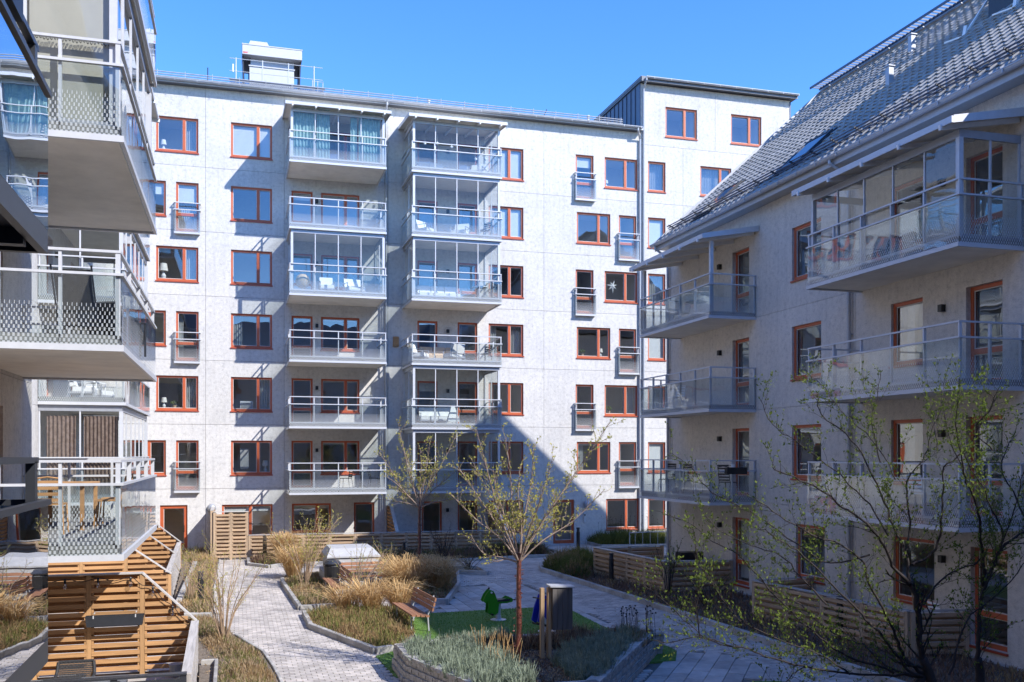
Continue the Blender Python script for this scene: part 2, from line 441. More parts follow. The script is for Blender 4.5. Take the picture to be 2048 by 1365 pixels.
def window(par, u, z, w, h, split=None, door=False, inset=.07, curtain=None, blind=0, opaque=False, open_leaf=False, room=True, y0=0., rail=None, fw=.08):
    """frame with beads, one pane per leaf, sill, and the room behind"""
    lights = []
    if split:
        s = w*split; lights = [(fw, s-.06), (s+.06, w-fw)]
    else: lights = [(fw, w-fw)]
    zr = rail
    def fr():
        mb = MB(); y0, y1 = inset, inset+.10
        mb.box(0,y0,0,fw,y1,h); mb.box(w-fw,y0,0,w,y1,h); mb.box(fw,y0,h-fw,w-fw,y1,h); mb.box(fw,y0,0,w-fw,y1,fw*1.25)
        if split: mb.box(w*split-.06,y0-.004,fw*1.25,w*split+.06,y1,h-fw)
        if zr: 
            for a, b in lights: mb.box(a,y0+.003,zr-.06,b,y1,zr+.06)
        for a, b in lights:                                   # pale glazing bead round each light
            for c, d in (((fw*1.25, zr-.06), (zr+.06, h-fw)) if zr else ((fw*1.25, h-fw),)):
                t = .022; q0, q1 = inset+.03, inset+.05
                mb.box(a,q0,c,a+t,q1,d,1); mb.box(b-t,q0,c,b,q1,d,1); mb.box(a+t,q0,d-t,b-t,q1,d,1); mb.box(a+t,q0,c,b-t,q1,c+t,1)
        return mb.mesh('window_frame', [M['frame'], M['bead']])
    me = cached(('fr', round(w,3), round(h,3), split, zr, inset, fw), fr)
    o = ob('balcony_door' if door else 'window', me, par, (u, y0, z))
    for a, b in lights:
        pw, ph = b-a, h-fw*2.25
        pm = cached(('pane', round(pw,3), round(ph,3)), lambda: MB().quad((-pw/2,0,-ph/2),(pw/2,0,-ph/2),(pw/2,0,ph/2),(-pw/2,0,ph/2)).mesh('pane', M['pane']))
        ob('pane', pm, o, ((a+b)/2, inset+.062, fw*1.25+ph/2), (rng.uniform(-.004,.004), 0, rng.uniform(-.005,.005)))
        if opaque or (blind and rng.random() < 2):
            bh = ph*(1 if opaque else blind)
            bm = cached(('blind', round(pw,3), round(bh,3)), lambda: blind_mesh(pw, bh))
            ob('blind', bm, o, (a, inset+.13, fw*1.25+ph-bh))
    if not door or rail:
        sm = cached(('sill', round(w,2), inset), lambda: MB().box(-.03,-.045,-.05,w+.03,inset+.02,-.002).mesh('sill', M['sill']))
        ob('sill', sm, o)
    if room:
        lo = min(.55, z % 2.8 if not door else .02); lo = .55 if not door else .03
        ob('room_lining', room_mesh(w, h, lo, .16, 2.2, M['room'] if rng.random() < .6 else M['room2']), o)
    if curtain:
        mt, sides = curtain
        cw = w*.24
        if 'L' in sides: ob('curtain', curtain_mesh(cw, h-.05, mt), o, (.06, .42, 0))
        if 'R' in sides: ob('curtain', curtain_mesh(cw, h-.05, mt), o, (w-cw-.06, .42, 0))
        if 'F' in sides: ob('curtain', curtain_mesh(w-.1, h-.05, mt), o, (.05, .42, 0))
    return o
def blind_mesh(w, h):
    mb = MB(); n = max(2, int(h/.045))
    for i in range(n):
        z = h*i/n
        mb.quad((0,0,z),(w,0,z),(w,.02,z+h/n*1.02),(0,.02,z+h/n*1.02))
    return mb.mesh('blind', M['blind'])

def hole(u, z, w, h): return (u, u+w, z, z+h)

def glass_mesh(w, h, mt):
    def f():
        mb = MB(); t = .012
        mb.box(0,-t/2,0,w,t/2,h)
        for fi, q in enumerate(mb.f): mb.uv[fi] = [(mb.v[i][0], mb.v[i][2] if fi == 2 else 5.) for i in q]      # the print is on the outer face only
        # keep only the two large faces and the edges plain
        return mb.mesh('glass_panel', mt)
    return cached(('gl', round(w,3), round(h,3), mt.name), f)

def balcony(par, u0, u1, zb, dep, npan=4, nside=2, glazed=False, ztop=None, roof=False, y0=0., alu=None, gl=None, ngl=4,
            ends=(True, True), slabm=None, rail2=True, blindside=None):
    """slab with glass rail on three sides; optionally glazed up to ztop, optionally roofed. y0 = where the wall stands"""
    alu = alu or M['alu']; gl = gl or M['bglass']; yo = y0-dep
    mb = MB(); mb.box(u0+.05, yo+.05, zb+.03, u1-.05, y0-.004, zb+.2)
    mb.m = [0, 1, 1, 1, 1, 1]                                                   # painted underside, raw grey edges
    o = ob('balcony', mb, par, mats=[slabm or M['soffit'], M['floor']])
    t = MB()                                                                    # edge profile along three sides
    t.box(u0-.01,yo-.03,zb-.01,u1+.01,yo+.02,zb+.075); t.box(u0-.01,yo+.02,zb-.01,u0+.04,y0-.005,zb+.075); t.box(u1-.04,yo+.02,zb-.01,u1+.01,y0-.005,zb+.075)
    t.box(u0+.04,yo+.02,zb+.202,u1-.04,yo+.07,zb+.26)
    ob('edge_profile', t, o, mats=alu)
    ob('floor', MB().box(u0+.075, yo+.075, zb+.202, u1-.075, y0-.006, zb+.212), o, mats=M['floor'])
    # glass panels
    L = u1-u0
    hh = .95
    for k in range(npan):
        a = u0 + L*k/npan + .006; w = L/npan - .012
        ob('glass_panel', glass_mesh(w, hh, gl), o, (a, yo, zb+.05))
    for si, (ue, on) in enumerate(((u0, ends[0]), (u1, ends[1]))):
        if not on: continue
        d = dep-.03
        for k in range(nside):
            w = d/nside-.012
            ob('glass_panel', glass_mesh(w, hh, gl), o, (ue, yo+.02+d*k/nside+.006, zb+.05), (0,0,R(90)))
    # rails
    r1 = MB(); z1 = zb+1.0; z2 = zb+1.31
    r1.box(u0-.028,yo-.028,z1,u1+.028,yo+.028,z1+.035)
    r1.box(u0-.028,yo+.028,z1,u0+.028,y0-.006,z1+.035); r1.box(u1-.028,yo+.028,z1,u1+.028,y0-.006,z1+.035)
    ob('glass_rail', r1, o, mats=alu)
    if rail2:
        r2 = MB(); i = .03
        r2.box(u0,yo+i-.025,z2,u1,yo+i+.025,z2+.035)
        r2.box(u0,yo+i+.025,z2,u0+.05,y0-.006,z2+.035); r2.box(u1-.05,yo+i+.025,z2,u1,y0-.006,z2+.035)
        ob('handrail', r2, o, mats=alu)
    pm = cached(('post', alu.name), lambda: MB().box(-.02,-.03,0,.02,.03,1.11).mesh('post', alu))
    xs = [u0+.03] + [u0+L*k/npan for k in range(1, npan)] + [u1-.03]
    for x in xs: ob('post', pm, o, (x, yo+.047, zb+.2))
    for ue, sg, on in ((u0, 1, ends[0]), (u1, -1, ends[1])):
        if not on: continue
        for k in range(1, nside+1):
            y = yo+.02+(dep-.06)*k/nside
            ob('post', pm, o, (ue+sg*.047, min(y, y0-.045), zb+.2), (0,0,R(90)))
    if ztop:
        zf = zb+.203; g = .11
        if glazed:
            fr = MB()
            fr.box(u0+g-.03,yo+g-.03,ztop-.16,u1-g+.03,yo+g+.03,ztop-.004); fr.box(u0+g-.03,yo+g+.03,ztop-.16,u0+g+.03,y0-.006,ztop-.004); fr.box(u1-g-.03,yo+g+.03,ztop-.16,u1-g+.03,y0-.006,ztop-.004)
            ob('glazing_track', fr, o, mats=M['alugrey'])
            fr = MB()
            fr.box(u0+g-.03,yo+g-.03,zf,u1-g+.03,yo+g+.03,zf+.06); fr.box(u0+g-.03,yo+g+.03,zf,u0+g+.03,y0-.006,zf+.06); fr.box(u1-g-.03,yo+g+.03,zf,u1-g+.03,y0-.006,zf+.06)
            ob('glazing_track', fr, o, mats=M['alugrey'])
            vm = cached(('mull', round(ztop-zf,2)), lambda: MB().box(-.018,-.02,0,.018,.02,ztop-.16-zf-.06).mesh('mullion', M['alu']))
            cm = cached(('cpost', round(ztop-zf,2)), lambda: MB().box(-.05,-.05,0,.05,.05,ztop-.16-zf-.06).mesh('corner_post', M['alu']))
            gw = (u1-u0-2*g)
            for k in range(ngl+1):
                x = u0+g+gw*k/ngl
                ob('corner_post' if k in (0, ngl) else 'mullion', cm if k in (0, ngl) else vm, o, (x, yo+g, zf+.06))
            for k in range(ngl):
                w = gw/ngl-.04
                gm = cached(('gp', round(w,3), round(ztop-zf,2)), lambda: MB().quad((0,0,0),(w,0,0),(w,0,ztop-zf-.22),(0,0,ztop-zf-.22)).mesh('glazing_pane', M['gglass']))
                ob('glazing_pane', gm, o, (u0+g+gw*k/ngl+.02, yo+g, zf+.06), (0,0,rng.uniform(-.004,.004)))
            gd = dep-g; ns = max(2, int(gd/1.1))
            for ue, sg in ((u0+g, 1), (u1-g, -1)):
                for k in range(1, ns+1):
                    y = yo+g+gd*k/ns
                    ob('mullion', vm, o, (ue, min(y, y0-.03), zf+.06))
                for k in range(ns):
                    w = gd/ns-.04
                    gm = cached(('gp', round(w,3), round(ztop-zf,2)), lambda: MB().quad((0,0,0),(w,0,0),(w,0,ztop-zf-.22),(0,0,ztop-zf-.22)).mesh('glazing_pane', M['gglass']))
                    ob('glazing_pane', gm, o, (ue, yo+g+gd*k/ns+.02, zf+.06), (0,0,R(90)+rng.uniform(-.004,.004)))
                    if blindside and sg == blindside[0]:
                        bm = cached(('rb', round(w,3), round(ztop-zf,2)), lambda: MB().box(.02,-.004,0,w-.02,.004,blindside[1]).mesh('roller_blind', M['beige']))
                        ob('roller_blind', bm, o, (ue+.06, yo+g+gd*k/ns+.02, ztop-.2-blindside[1]), (0,0,R(90)))
        if roof:
            mb = MB(); of = .16; rise = .32
            a, b = u0-of, u1+of; f = yo-.28
            mb.quad((a,f,ztop+.10),(b,f,ztop+.10),(b,y0-.01,ztop+.10+rise),(a,y0-.01,ztop+.10+rise))
            mb.quad((a,f,ztop+.07),(a,y0-.01,ztop+.07+rise),(b,y0-.01,ztop+.07+rise),(b,f,ztop+.07))
            ro = ob('balcony_roof', mb, o, mats=M['soffit'])
            f2 = MB(); f2.box(a-.02,f-.05,ztop+.0,b+.02,f,ztop+.13)                 # front gutter fascia, side flashings
            for x in (a-.02, b-.01):
                f2.quad((x,f,ztop),(x,y0-.01,ztop+rise),(x,y0-.01,ztop+rise+.17),(x,f,ztop+.15)); f2.quad((x+.03,f,ztop),(x+.03,f,ztop+.15),(x+.03,y0-.01,ztop+rise+.17),(x+.03,y0-.01,ztop+rise))
                f2.quad((x,f,ztop+.15),(x,y0-.01,ztop+rise+.17),(x+.03,y0-.01,ztop+rise+.17),(x+.03,f,ztop+.15)); f2.quad((x,f,ztop),(x+.03,f,ztop),(x+.03,y0-.01,ztop+rise),(x,y0-.01,ztop+rise))
            ob('roof_fascia', f2, o, mats=M['alu'])
            n = 5
            for k in range(n):
                x = u0+.12+(u1-u0-.24)*k/(n-1)
                rm = cached(('raft', round(dep,2)), lambda: MB().bar((0,-dep-.36,-.035),(0,-.02,-.035+rise*(dep+.34)/(dep+.27)),.06,.1).mesh('rafter', M['white']))
                ob('rafter', rm, o, (x, y0, ztop+.02))
            if not glazed:
                cm = cached(('rpost', round(ztop-zf,2)), lambda: MB().box(-.05,-.05,0,.05,.05,ztop-zf).mesh('roof_post', M['alu']))
                for x in (u0+.12, u1-.12): ob('roof_post', cm, o, (x, yo+.12, zf))
    return o

def french(par, u, z, w):
    """French balcony: glass guard on a shallow frame before a door"""
    a, b, yo = u-.06, u+w+.06, -.2
    mb = MB(); mb.box(a,yo,z-.16,b,-.01,z-.12); mb.box(a-.01,yo-.02,z-.17,b+.01,yo+.02,z-.09)
    o = ob('french_balcony', mb, par, mats=M['alu'])
    ob('glass_panel', glass_mesh(b-a-.02, .95, M['bglass']), o, (a+.01, yo, z-.11))
    for x in (a, b): ob('glass_panel', glass_mesh(.17, .95, M['bglass']), o, (x, yo+.01, z-.11), (0,0,R(90)))
    r = MB()
    for zz in (z+.85, z+1.15):
        r.box(a-.03,yo-.02,zz,b+.03,yo+.02,zz+.035); r.box(a-.03,yo+.02,zz,a+.01,-.01,zz+.035); r.box(b-.01,yo+.02,zz,b+.03,-.01,zz+.035)
    ob('handrail', r, o, mats=M['alu'])
    pm = cached('fpost', lambda: MB().box(-.02,-.02,0,.02,.02,1.26).mesh('post', M['alugrey']))
    for x in (a+.03, b-.03): ob('post', pm, o, (x, yo+.045, z-.11)); ob('post', pm, o, (x, -.05, z-.11))
    return o
def wall_lamp(par, u, z, y=0.):
    me = cached('wlamp', lambda: MB().box(-.06,-.12,-.08,.06,-.002,.08).mesh('wall_lamp', M['black']))
    return ob('wall_lamp', me, par, (u, y, z))
def downpipe(par, u, z0, z1, y=-.09, r=.05, top=None):
    mb = MB(); pts = [(u,y-.1,z0),(u,y,z0+.15),(u,y,z1-.45)]
    if top: pts += [(u+top[0], y+top[1], z1-.12), (u+top[0], y+top[1], z1)]
    else: pts += [(u,y,z1)]
    mb.tube(pts, r, 8)
    z = z0+1
    while z < z1-1:
        mb.box(u-r-.01,y-.01,z,u+r+.01,-.005,z+.03); z += 2.1
    return ob('downpipe', mb, par, mats=M['gutter'])
def half_gutter(par, u0, u1, y, z, r=.075, name='gutter'):
    mb = MB(); n = 6
    pr = [(y + r*math.cos(math.pi+math.pi*k/n), z + r*math.sin(math.pi+math.pi*k/n)) for k in range(n+1)]
    for k in range(n):
        (ya, za), (yb, zb) = pr[k], pr[k+1]
        mb.quad((u0,ya,za),(u1,ya,za),(u1,yb,zb),(u0,yb,zb))
    mb.box(u0,y-r-.012,z-.012,u1,y-r+.004,z+.012)
    u = u0+.4
    while u < u1:
        mb.box(u,y-r-.016,z-r-.01,u+.025,y-r+.002,z+.014); u += .9
    return ob(name, mb, par, mats=M['gutter'])
# ------------------------------------------------------------------ ground sheet
g = MB(); g.quad((-1500,-1500,-.10),(1500,-1500,-.10),(1500,1500,-.10),(-1500,1500,-.10))
tag(ob('ground', g, mats=M['soil2']), kind='structure')

FL = 2.795
# ================================================================== long block across the court
bA = thing('apartment_building', 'long pale grey seven storey apartment block with orange window frames across the courtyard', 'apartment building', (0, 43.6, 0))
def wz(k): return .66 + FL*k            # lower edge of a window on floor k
def dz(k): return .06 + FL*k            # lower edge of a door
holes = []
def win(par, hs, u, k, w=1.75, h=1.5, z=None, **kw):
    zz = wz(k) if z is None else z
    hs.append(hole(u, zz, w, h)); return window(par, u, zz, w, h, **kw)
def door(par, hs, u, k, w=.95, h=2.1, rail=.72, **kw):
    zz = dz(k); hs.append(hole(u, zz, w, h)); return window(par, u, zz, w, h, door=True, rail=rail, **kw)
C, T, BR = M['curt'], M['teal'], M['brown']
for k in (6, 4, 2):
    win(bA, holes, -3.28, k, 1.73, split=.66, curtain=(C, {6:'R', 4:'R', 2:'R'}[k]))
for k in (5, 3, 1):
    win(bA, holes, -4.25, k, 1.37, split=.5, blind={5:.35, 3:0, 1:0}[k])
    door(bA, holes, -2.47, k, .93, curtain=(C, {5:'F', 3:'L', 1:''}[k]), blind={5:.4}.get(k, 0)); french(bA, -2.47, dz(k), .93)
    win(bA, holes, -7.2, k, split=.62)
for k in range(1, 7):
    win(bA, holes, -.19, k, 1.75, split=.66, blind={6:.97, 5:0}.get(k, 0), curtain=(C, {3:'L', 2:'R'}[k]) if k in (3, 2) else None)
hs0 = hole(-.57, .04, 2.15, 2.1); holes.append(hs0); window(bA, -.57, .04, 2.15, 2.1, split=.56, door=True, rail=.7, blind=.12)
for k in range(1, 7):
    door(bA, holes, 2.40, k, .93, blind={5:.15}.get(k, 0)); win(bA, holes, 3.70, k, 1.72, split=.64, blind={5:.14, 3:.06, 2:.05, 1:.06}.get(k, 0)); wall_lamp(bA, 3.51, wz(k)+1.08)
    door(bA, holes, 8.09, k, .95, curtain=(C, 'R') if k in (3, 2) else None, blind={2:.2}.get(k, 0)); door(bA, holes, 10.0, k, .95, curtain=(C, 'L') if k in (5, 3) else None); wall_lamp(bA, 9.52, wz(k)+1.05)
    win(bA, holes, 11.5, k, 1.72, split=.6, opaque=k in (6, 5), blind={4:.04}.get(k, 0), curtain=(C, 'LR') if k == 3 else None)
hsx = hole(2.42, .04, 1.72, 2.1); holes.append(hsx); window(bA, 2.42, .04, 1.72, 2.1, split=.64, door=True, rail=.85, blind=.08)
door(bA, holes, 5.17, 0, .93, rail=None)
door(bA, holes, 8.3, 0, .95, rail=None); door(bA, holes, 10.0, 0, .95, rail=None); win(bA, holes, 11.5, 0, 1.72, split=.55)
wall_lamp(bA, 9.5, 1.75)
for k in (6, 4, 2):
    door(bA, holes, 15.87, k, .93, blind={6:.25}.get(k, 0)); french(bA, 15.87, dz(k), .93)
    win(bA, holes, 17.38, k, 1.75, split=.64, curtain=(C, 'R') if k == 2 else None)
for k in (5, 3, 1):
    win(bA, holes, 15.93, k, 1.75, split=.66, curtain=(C, 'L') if k == 1 else None, blind={1:.07}.get(k, 0))
    door(bA, holes, 18.13, k, .93, curtain=(C, 'L') if k in (5, 1) else None); french(bA, 18.13, dz(k), .93)
hd = hole(14.72, .03, 1.08, 2.12); holes.append(hd)
ed = window(bA, 14.72, .03, 1.08, 2.12, door=True, fw=.13); ed.name = 'entrance_door'
win(bA, holes, 17.46, 0, 1.75, split=.62)
hd = hole(-3.12, .03, 1.12, 2.12); holes.append(hd)
ed = window(bA, -3.12, .03, 1.12, 2.12, door=True, rail=.42, fw=.14); ed.name = 'entrance_door'
hd = MB(); hd.bar((.98,.04,.95),(.98,.04,1.25),.03,.03); ob('handle', hd, ed, mats=M['black'])
JU = [-9.0, -1.25, 2.08, 6.72, 14.25, 19.3]; JZ = [-.3, 2.85, 5.65, 8.45, 11.25, 14.05, 16.85, 20.3]
for i in range(5):
    for j in range(7):
        wall_panel(bA, JU[i], JU[i+1], JZ[j], JZ[j+1], holes, M['plaster'])
bk = MB(); bk.box(-9, 2.6, 0, 19.3, 10, 20.2); ob('rear_block', bk, bA, mats=M['plaster'])
pl = MB(); pl.box(-9, -.03, -.3, 14.6, -.002, .03); ob('plinth', pl, bA, mats=M['stone'])
# roof: shallow metal sheet, eave board, gutter, snow guard
rf = MB(); rf.quad((-9.2,-.35,20.42),(19.28,-.35,20.42),(19.28,10.2,21.3),(-9.2,10.2,21.3)); rf.box(-9.2,-.36,20.30,19.28,-.3,20.45,1); rf.box(-9.2,-.3,20.30,19.28,3,20.33)
roofA = ob("roof", rf, bA, mats=[M["roofmetal"], M["gutter"]])
half_gutter(bA, -9.2, 19.2, -.42, 20.42, .075)
def snow_guard(par, u0, u1, y, z, hgt=.24, pitch=0., step=1.1, name='snow_guard', nr=3):
    mb = MB()
    for k in range(nr): mb.tube([(u0,y,z+.1+hgt*k/nr),(u1,y,z+.1+hgt*k/nr)], .022, 6)
    o = ob(name, mb, par, mats=M['gutter'])
    bm = cached(('sgb', hgt, pitch), lambda: MB().bar((0,.03,0),(0,-.01,hgt+.08),.02,.05).bar((0,.25,.02+.25*pitch),(0,-.01,hgt*.8),.02,.03).mesh('bracket', M['gutter']))
    n = int((u1-u0)/step)
    for k in range(n+1): ob('bracket', bm, o, (u0+.1+(u1-u0-.2)*k/n, y, z))
    return o
snow_guard(bA, -9.0, 18.4, .15, 20.5, .40, nr=4)
dpt = downpipe(bA, 6.62, .1, 20.38, top=(0,-.33)); downpipe(bA, 19.22, .1, 20.38, top=(-.25,-.33))
# balconies
DA = 2.6
ZB = lambda k: 2.65 + 2.8*(k-1)
for k in range(1, 7):
    glz = k in (6, 4)
    balcony(bA, 2.17, 6.25, ZB(k), DA, 4, 2, glazed=glz, ztop=(ZB(k+1)-.0 if k < 6 else ZB(6)+2.3) if glz else None, roof=(k == 6), ngl=4)
for k in range(1, 7):
    glz = k in (6, 5, 4, 2, 1)
    balcony(bA, 7.36, 11.42, ZB(k), DA, 4, 2, glazed=glz, ztop=(ZB(k+1)-.0 if k < 6 else ZB(6)+2.3) if glz else None, roof=(k == 6), ngl=4)
# teal curtains inside the top glazing, parts of that balcony's glazing
for o in [x for x in bA.children if x.name.startswith('balcony') and not x.name.startswith('balcony_d')][5:6]:
    for a, w in ((2.36, .86), (3.32, .55), (4.75, .28), (5.1, .92)):
        ob('curtain', curtain_mesh(w, 2.1, T, int(w/.13)), o, (a, -DA+.3, ZB(6)+.3))
# globe lamps on the wall
gl = cached('discl', lambda: MB().lathe([(.06,0),(.17,.02),(.19,.07),(.15,.13),(.06,.17)], 14).mesh('wall_lamp', M['alugrey'], True))
ob('wall_lamp', gl, bA, (-1.0, 0, 2.0), (R(90),0,0)); ob('wall_lamp', gl, bA, (16.45, 0, 1.92), (R(90),0,0))
mb = MB(); mb.box(16.28,-.05,1.05,16.38,-.003,1.5); mb.box(16.30,-.056,1.35,16.36,-.05,1.45,1); ob('door_intercom', mb, bA, mats=[M['alu'], M['black']])
mb = MB(); mb.box(6.95,-.16,9.3,7.2,-.003,9.75); ob('nest_box', mb, bA, mats=M['larch'])

# rooftop kit
vu = thing('ventilation_unit', 'white boxy ventilation unit with deep overhanging hood on the flat roof', 'ventilation unit', (1.62, 46.4, 20.9))
mb = MB(); mb.box(-1.0,-.9,0,1.0,1.0,1.32); mb.box(-1.04,-.94,1.32,1.04,1.0,1.37); ob('casing', mb, vu, mats=M['vent'])
mb = MB(); mb.box(-.95,-.75,1.37,1.0,.9,1.78); ob('neck', mb, vu, mats=M['alugrey'])
mb = MB(); mb.box(-1.32,-1.15,1.76,1.35,1.2,2.2); mb.box(-1.34,-1.17,2.2,1.37,1.22,2.24); ob('hood', mb, vu, mats=M['vent'])
mb = MB(); mb.extr([(-1.05,2.24),(-.1,2.24),(-.22,2.46),(-.97,2.46)], -1.0, .9); ob('hood_cap', mb, vu, mats=M['vent'])
mb = MB()
for k in range(4): mb.box(-1.28+.05*k,-1.156,1.80,-1.245+.05*k,-1.152,1.85)
mb.box(-1.29,-1.156,1.86,-1.06,-1.152,1.87); ob('maker_badge', mb, vu, mats=M['red'])
for sx in (-1.22, 1.22):
    mb = MB(); mb.extr([(sx-.03,.0),(sx+.03,.0),(sx*1.06+.03,1.76),(sx*1.06-.03,1.76)], -.9, 1.0); ob('side_plate', mb, vu, mats=M['dark'])
gr = thing('roof_guard_rail', 'thin white guard rail standing round the rooftop ventilation unit', 'guard rail', (1.74, 44.4, 20.6))
for x in (-1.72, -.57, .57, 1.71):
    mb = MB(); mb.tube([(x,0,0),(x,0,1.5)], .026, 6); ob('post', mb, gr, mats=M['alu'])
for z in (.9, 1.46):
    mb = MB(); mb.tube([(-2.0,0,z),(2.1,0,z)], .013, 6); ob('rail', mb, gr, mats=M['alu'])
mb = MB(); mb.tube([(-1.85,0,.85),(-1.85,0,1.2)], .035, 6); ob('lamp', mb, gr, mats=M['white'])
wk = thing('roof_walkway', 'slatted grey metal walkway along the roof edge below the ventilation unit', 'walkway', (1.74, 44.0, 20.82), 0)
mb = MB()
for y in (-.16, .18): mb.box(-2.0,y-.012,.0,2.15,y+.012,.09)
ob('side_rail', mb, wk, mats=M['zinc'])
tm = MB().box(-.01,-.15,.02,.01,.17,.06).mesh('tread', M['gutter'])
for k in range(41): ob('tread', tm, wk, (-1.95+.1*k, 0, 0))
ld = thing('roof_ladder', 'short pale ladder rising beside the rooftop guard rail', 'ladder', (3.68, 45.2, 20.6))
for x in (-.24, .0, .24):
    mb = MB(); mb.tube([(x,.1*x,0),(x,.1*x,1.15)], .018, 6); ob('stile', mb, ld, mats=M['alu'])
for z in (.5, 1.12):
    mb = MB(); mb.tube([(-.26,0,z),(.26,0,z)], .012, 6); ob('rung', mb, ld, mats=M['alu'])
for i, (x, y, z, h, r, lb) in enumerate(((8.9, 45.0, 20.5, .85, .06, 'short grey vent pipe on the roof above the right glazed balconies'), (16.9, 44.6, 20.5, .75, .06, 'short grey vent pipe on the roof next to the dark sheet metal wall'))):
    mb = MB(); mb.lathe([(r,0),(r,h-.1),(r*1.35,h-.1),(r*1.35,h)], 10); o = ob('vent_pipe', mb, loc=(x,y,z), mats=M['alu']); tag(o, lb, 'vent pipe', 'vent pipes on the long roof')
for i, (x, y, z, h, tx, lb) in enumerate(((-1.2, 45, 20.55, 1.2, 0, 'thin upright antenna rod on the roof at the left end'), (14.4, 44.9, 20.5, .95, .42, 'thin leaning antenna rod on the roof towards the tall wing'))):
    mb = MB(); mb.tube([(0,0,0),(tx,0,h)], .022, 6); mb.tube([(.02,0,0),(.02,.2,.1)], .015, 5)
    tag(ob('antenna', mb, loc=(x,y,z), mats=M['dark']), lb, 'antenna', 'antennas on the long roof')

# ================================================================== tall wing to the right of it
bC = thing('apartment_building', 'taller pale grey wing with a dark sheet metal side wall above the long roof', 'apartment building', (0, 43.6, 0))
hC = []
win(bC, hC, 20.64, 7, 1.74, split=.62, blind=.04); win(bC, hC, 24.29, 7, 1.75, split=.62, blind=.05)
for k in range(7):
    win(bC, hC, 19.69, k, .95, blind=.98 if k == 5 else 0, opaque=k in (1, 3), curtain=(C, 'F') if k in (6, 4, 2) else None)
for k in (6, 5, 4): win(bC, hC, 22.56, k, 1.75, split=.66, curtain=(C, 'F') if k == 6 else None)
JV = [19.3, 21.6, 27.72]
for j in range(7):
    for i in range(2): wall_panel(bC, JV[i], JV[i+1], JZ[j], [*JZ[:7], 19.72][j+1], hC, M['plaster'])
for a, b in ((19.3, 23.4), (23.4, 27.72)): wall_panel(bC, a, b, 19.72, 22.75, hC, M['plaster'])
bk = MB(); bk.box(19.36, 2.6, 0, 27.7, 9.5, 22.7); ob('rear_block', bk, bC, mats=M['plaster'])
# standing seam side wall: one part per sheet
y = .05
for k in range(15):
    w = .55
    mb = MB(); mb.box(19.27, y+.005, 20.35, 19.31, y+w-.005, 22.9); mb.box(19.235, y+w-.012, 20.35, 19.28, y+w+.012, 22.88)
    ob('wall_sheet', mb, bC, mats=M['zinc']); y += w
rf = MB(); rf.box(19.2,-.32,22.78,27.95,9.6,22.86); rf.box(19.2,-.36,22.74,27.95,-.3,22.98); rf.box(19.18,-.3,22.86,19.3,9.6,23.0); ob('roof', rf, bC, mats=M['roofmetal'])
half_gutter(bC, 19.4, 27.95, -.43, 22.93, .075)
downpipe(bC, 19.42, .1, 22.9, top=(0,-.34))
dk = MB(); dk.box(27.68,-.01,19,27.76,.3,22.7); ob('corner_sheet', dk, bC, mats=M['zinc'])
# ================================================================== right block: tiled roof, shaded face
bR = thing('apartment_building', 'grey four storey apartment block in shade with a steep grey tiled roof', 'apartment building', (15.15, 31.75, 0), R(-90))
hR = []
for k in (3, 2, 1):
    win(bR, hR, 8.02, k, 1.4, 1.5, z=.88+2.79*k, curtain=(C, 'R') if k == 1 else None)
for k in (2, 1): win(bR, hR, 12.27, k, 1.1, 1.5, z=.88+2.79*k, curtain=(C, 'L'))
win(bR, hR, 12.27, 3, 1.1, 1.5, z=.88+2.79*3)
win(bR, hR, 8.22, 0, 1.36, 1.5, z=.9); win(bR, hR, 12.35, 0, 1.4, 1.5, z=.9)
def rdoor(u, k, **kw):
    z = .27+2.79*k; hR.append(hole(u, z, 1.02, 2.1)); return window(bR, u, z, 1.02, 2.1, door=True, rail=.7, inset=.12, **kw)
for k in (3, 2, 1, 0):
    rdoor(4.65, k, curtain=(C, 'L') if k in (3, 1) else None, blind=.95 if k == 0 else 0)
    rdoor(14.72 if k else 14.85, k, curtain=(C, 'R') if k in (2, 1) else None)
for k in (3, 2, 1, 0):
    wall_lamp(bR, 3.9, 2.06+2.79*k); wall_lamp(bR, 14.05, 2.02+2.79*k)
JR = [0, 6.3, 10.9, 17.6, 24.0, 34.0, 44.0]; JZR = [-.3, 2.9, 5.7, 8.5, 11.78]
for i in range(6):
    for j in range(4): wall_panel(bR, JR[i], JR[i+1], JZR[j], JZR[j+1], hR, M['plaster2'], gap=.004)
for j in range(4):
    mb = MB(); mb.box(.002,.33,JZR[j]+.006,.3,12.7,JZR[j+1]-.006); ob('end_wall_panel', mb, bR, mats=M['plaster2'])
bk = MB(); bk.box(.32, 2.9, 0, 44, 12.6, 11.7); ob('rear_block', bk, bR, mats=M['plaster2'])
PT = math.atan2(6.35, 7.05); cp, sp = math.cos(PT), math.sin(PT)
RX0, RX1 = -.15, 44.
rf = MB()
rf.quad((RX0,-.5,11.88),(RX1,-.5,11.88),(RX1,6.55,18.23),(RX0,6.55,18.23)); rf.quad((RX0,6.55,18.23),(RX1,6.55,18.23),(RX1,13.6,11.88),(RX0,13.6,11.88))
for x in (RX0, RX1): rf.tri((x,-.5,11.86),(x,6.55,18.2),(x,13.6,11.86))
roofR = ob('roof', rf, bR, mats=M['roofmetal'])
ev = MB(); ev.box(-.1,-.46,11.78,44,-.0,11.84); ev.box(-.1,-.5,11.72,44,-.46,11.93); ob('eave_board', ev, bR, mats=M['gutter'])
half_gutter(bR, -.15, 44, -.6, 11.93, .08)
vg = MB(); vg.bar((RX0-.05,-.5,11.92),(RX0-.05,6.55,18.27),.06,.2); vg.bar((RX0-.05,13.6,11.92),(RX0-.05,6.55,18.27),.06,.2); ob('verge_board', vg, bR, mats=M['gutter'])
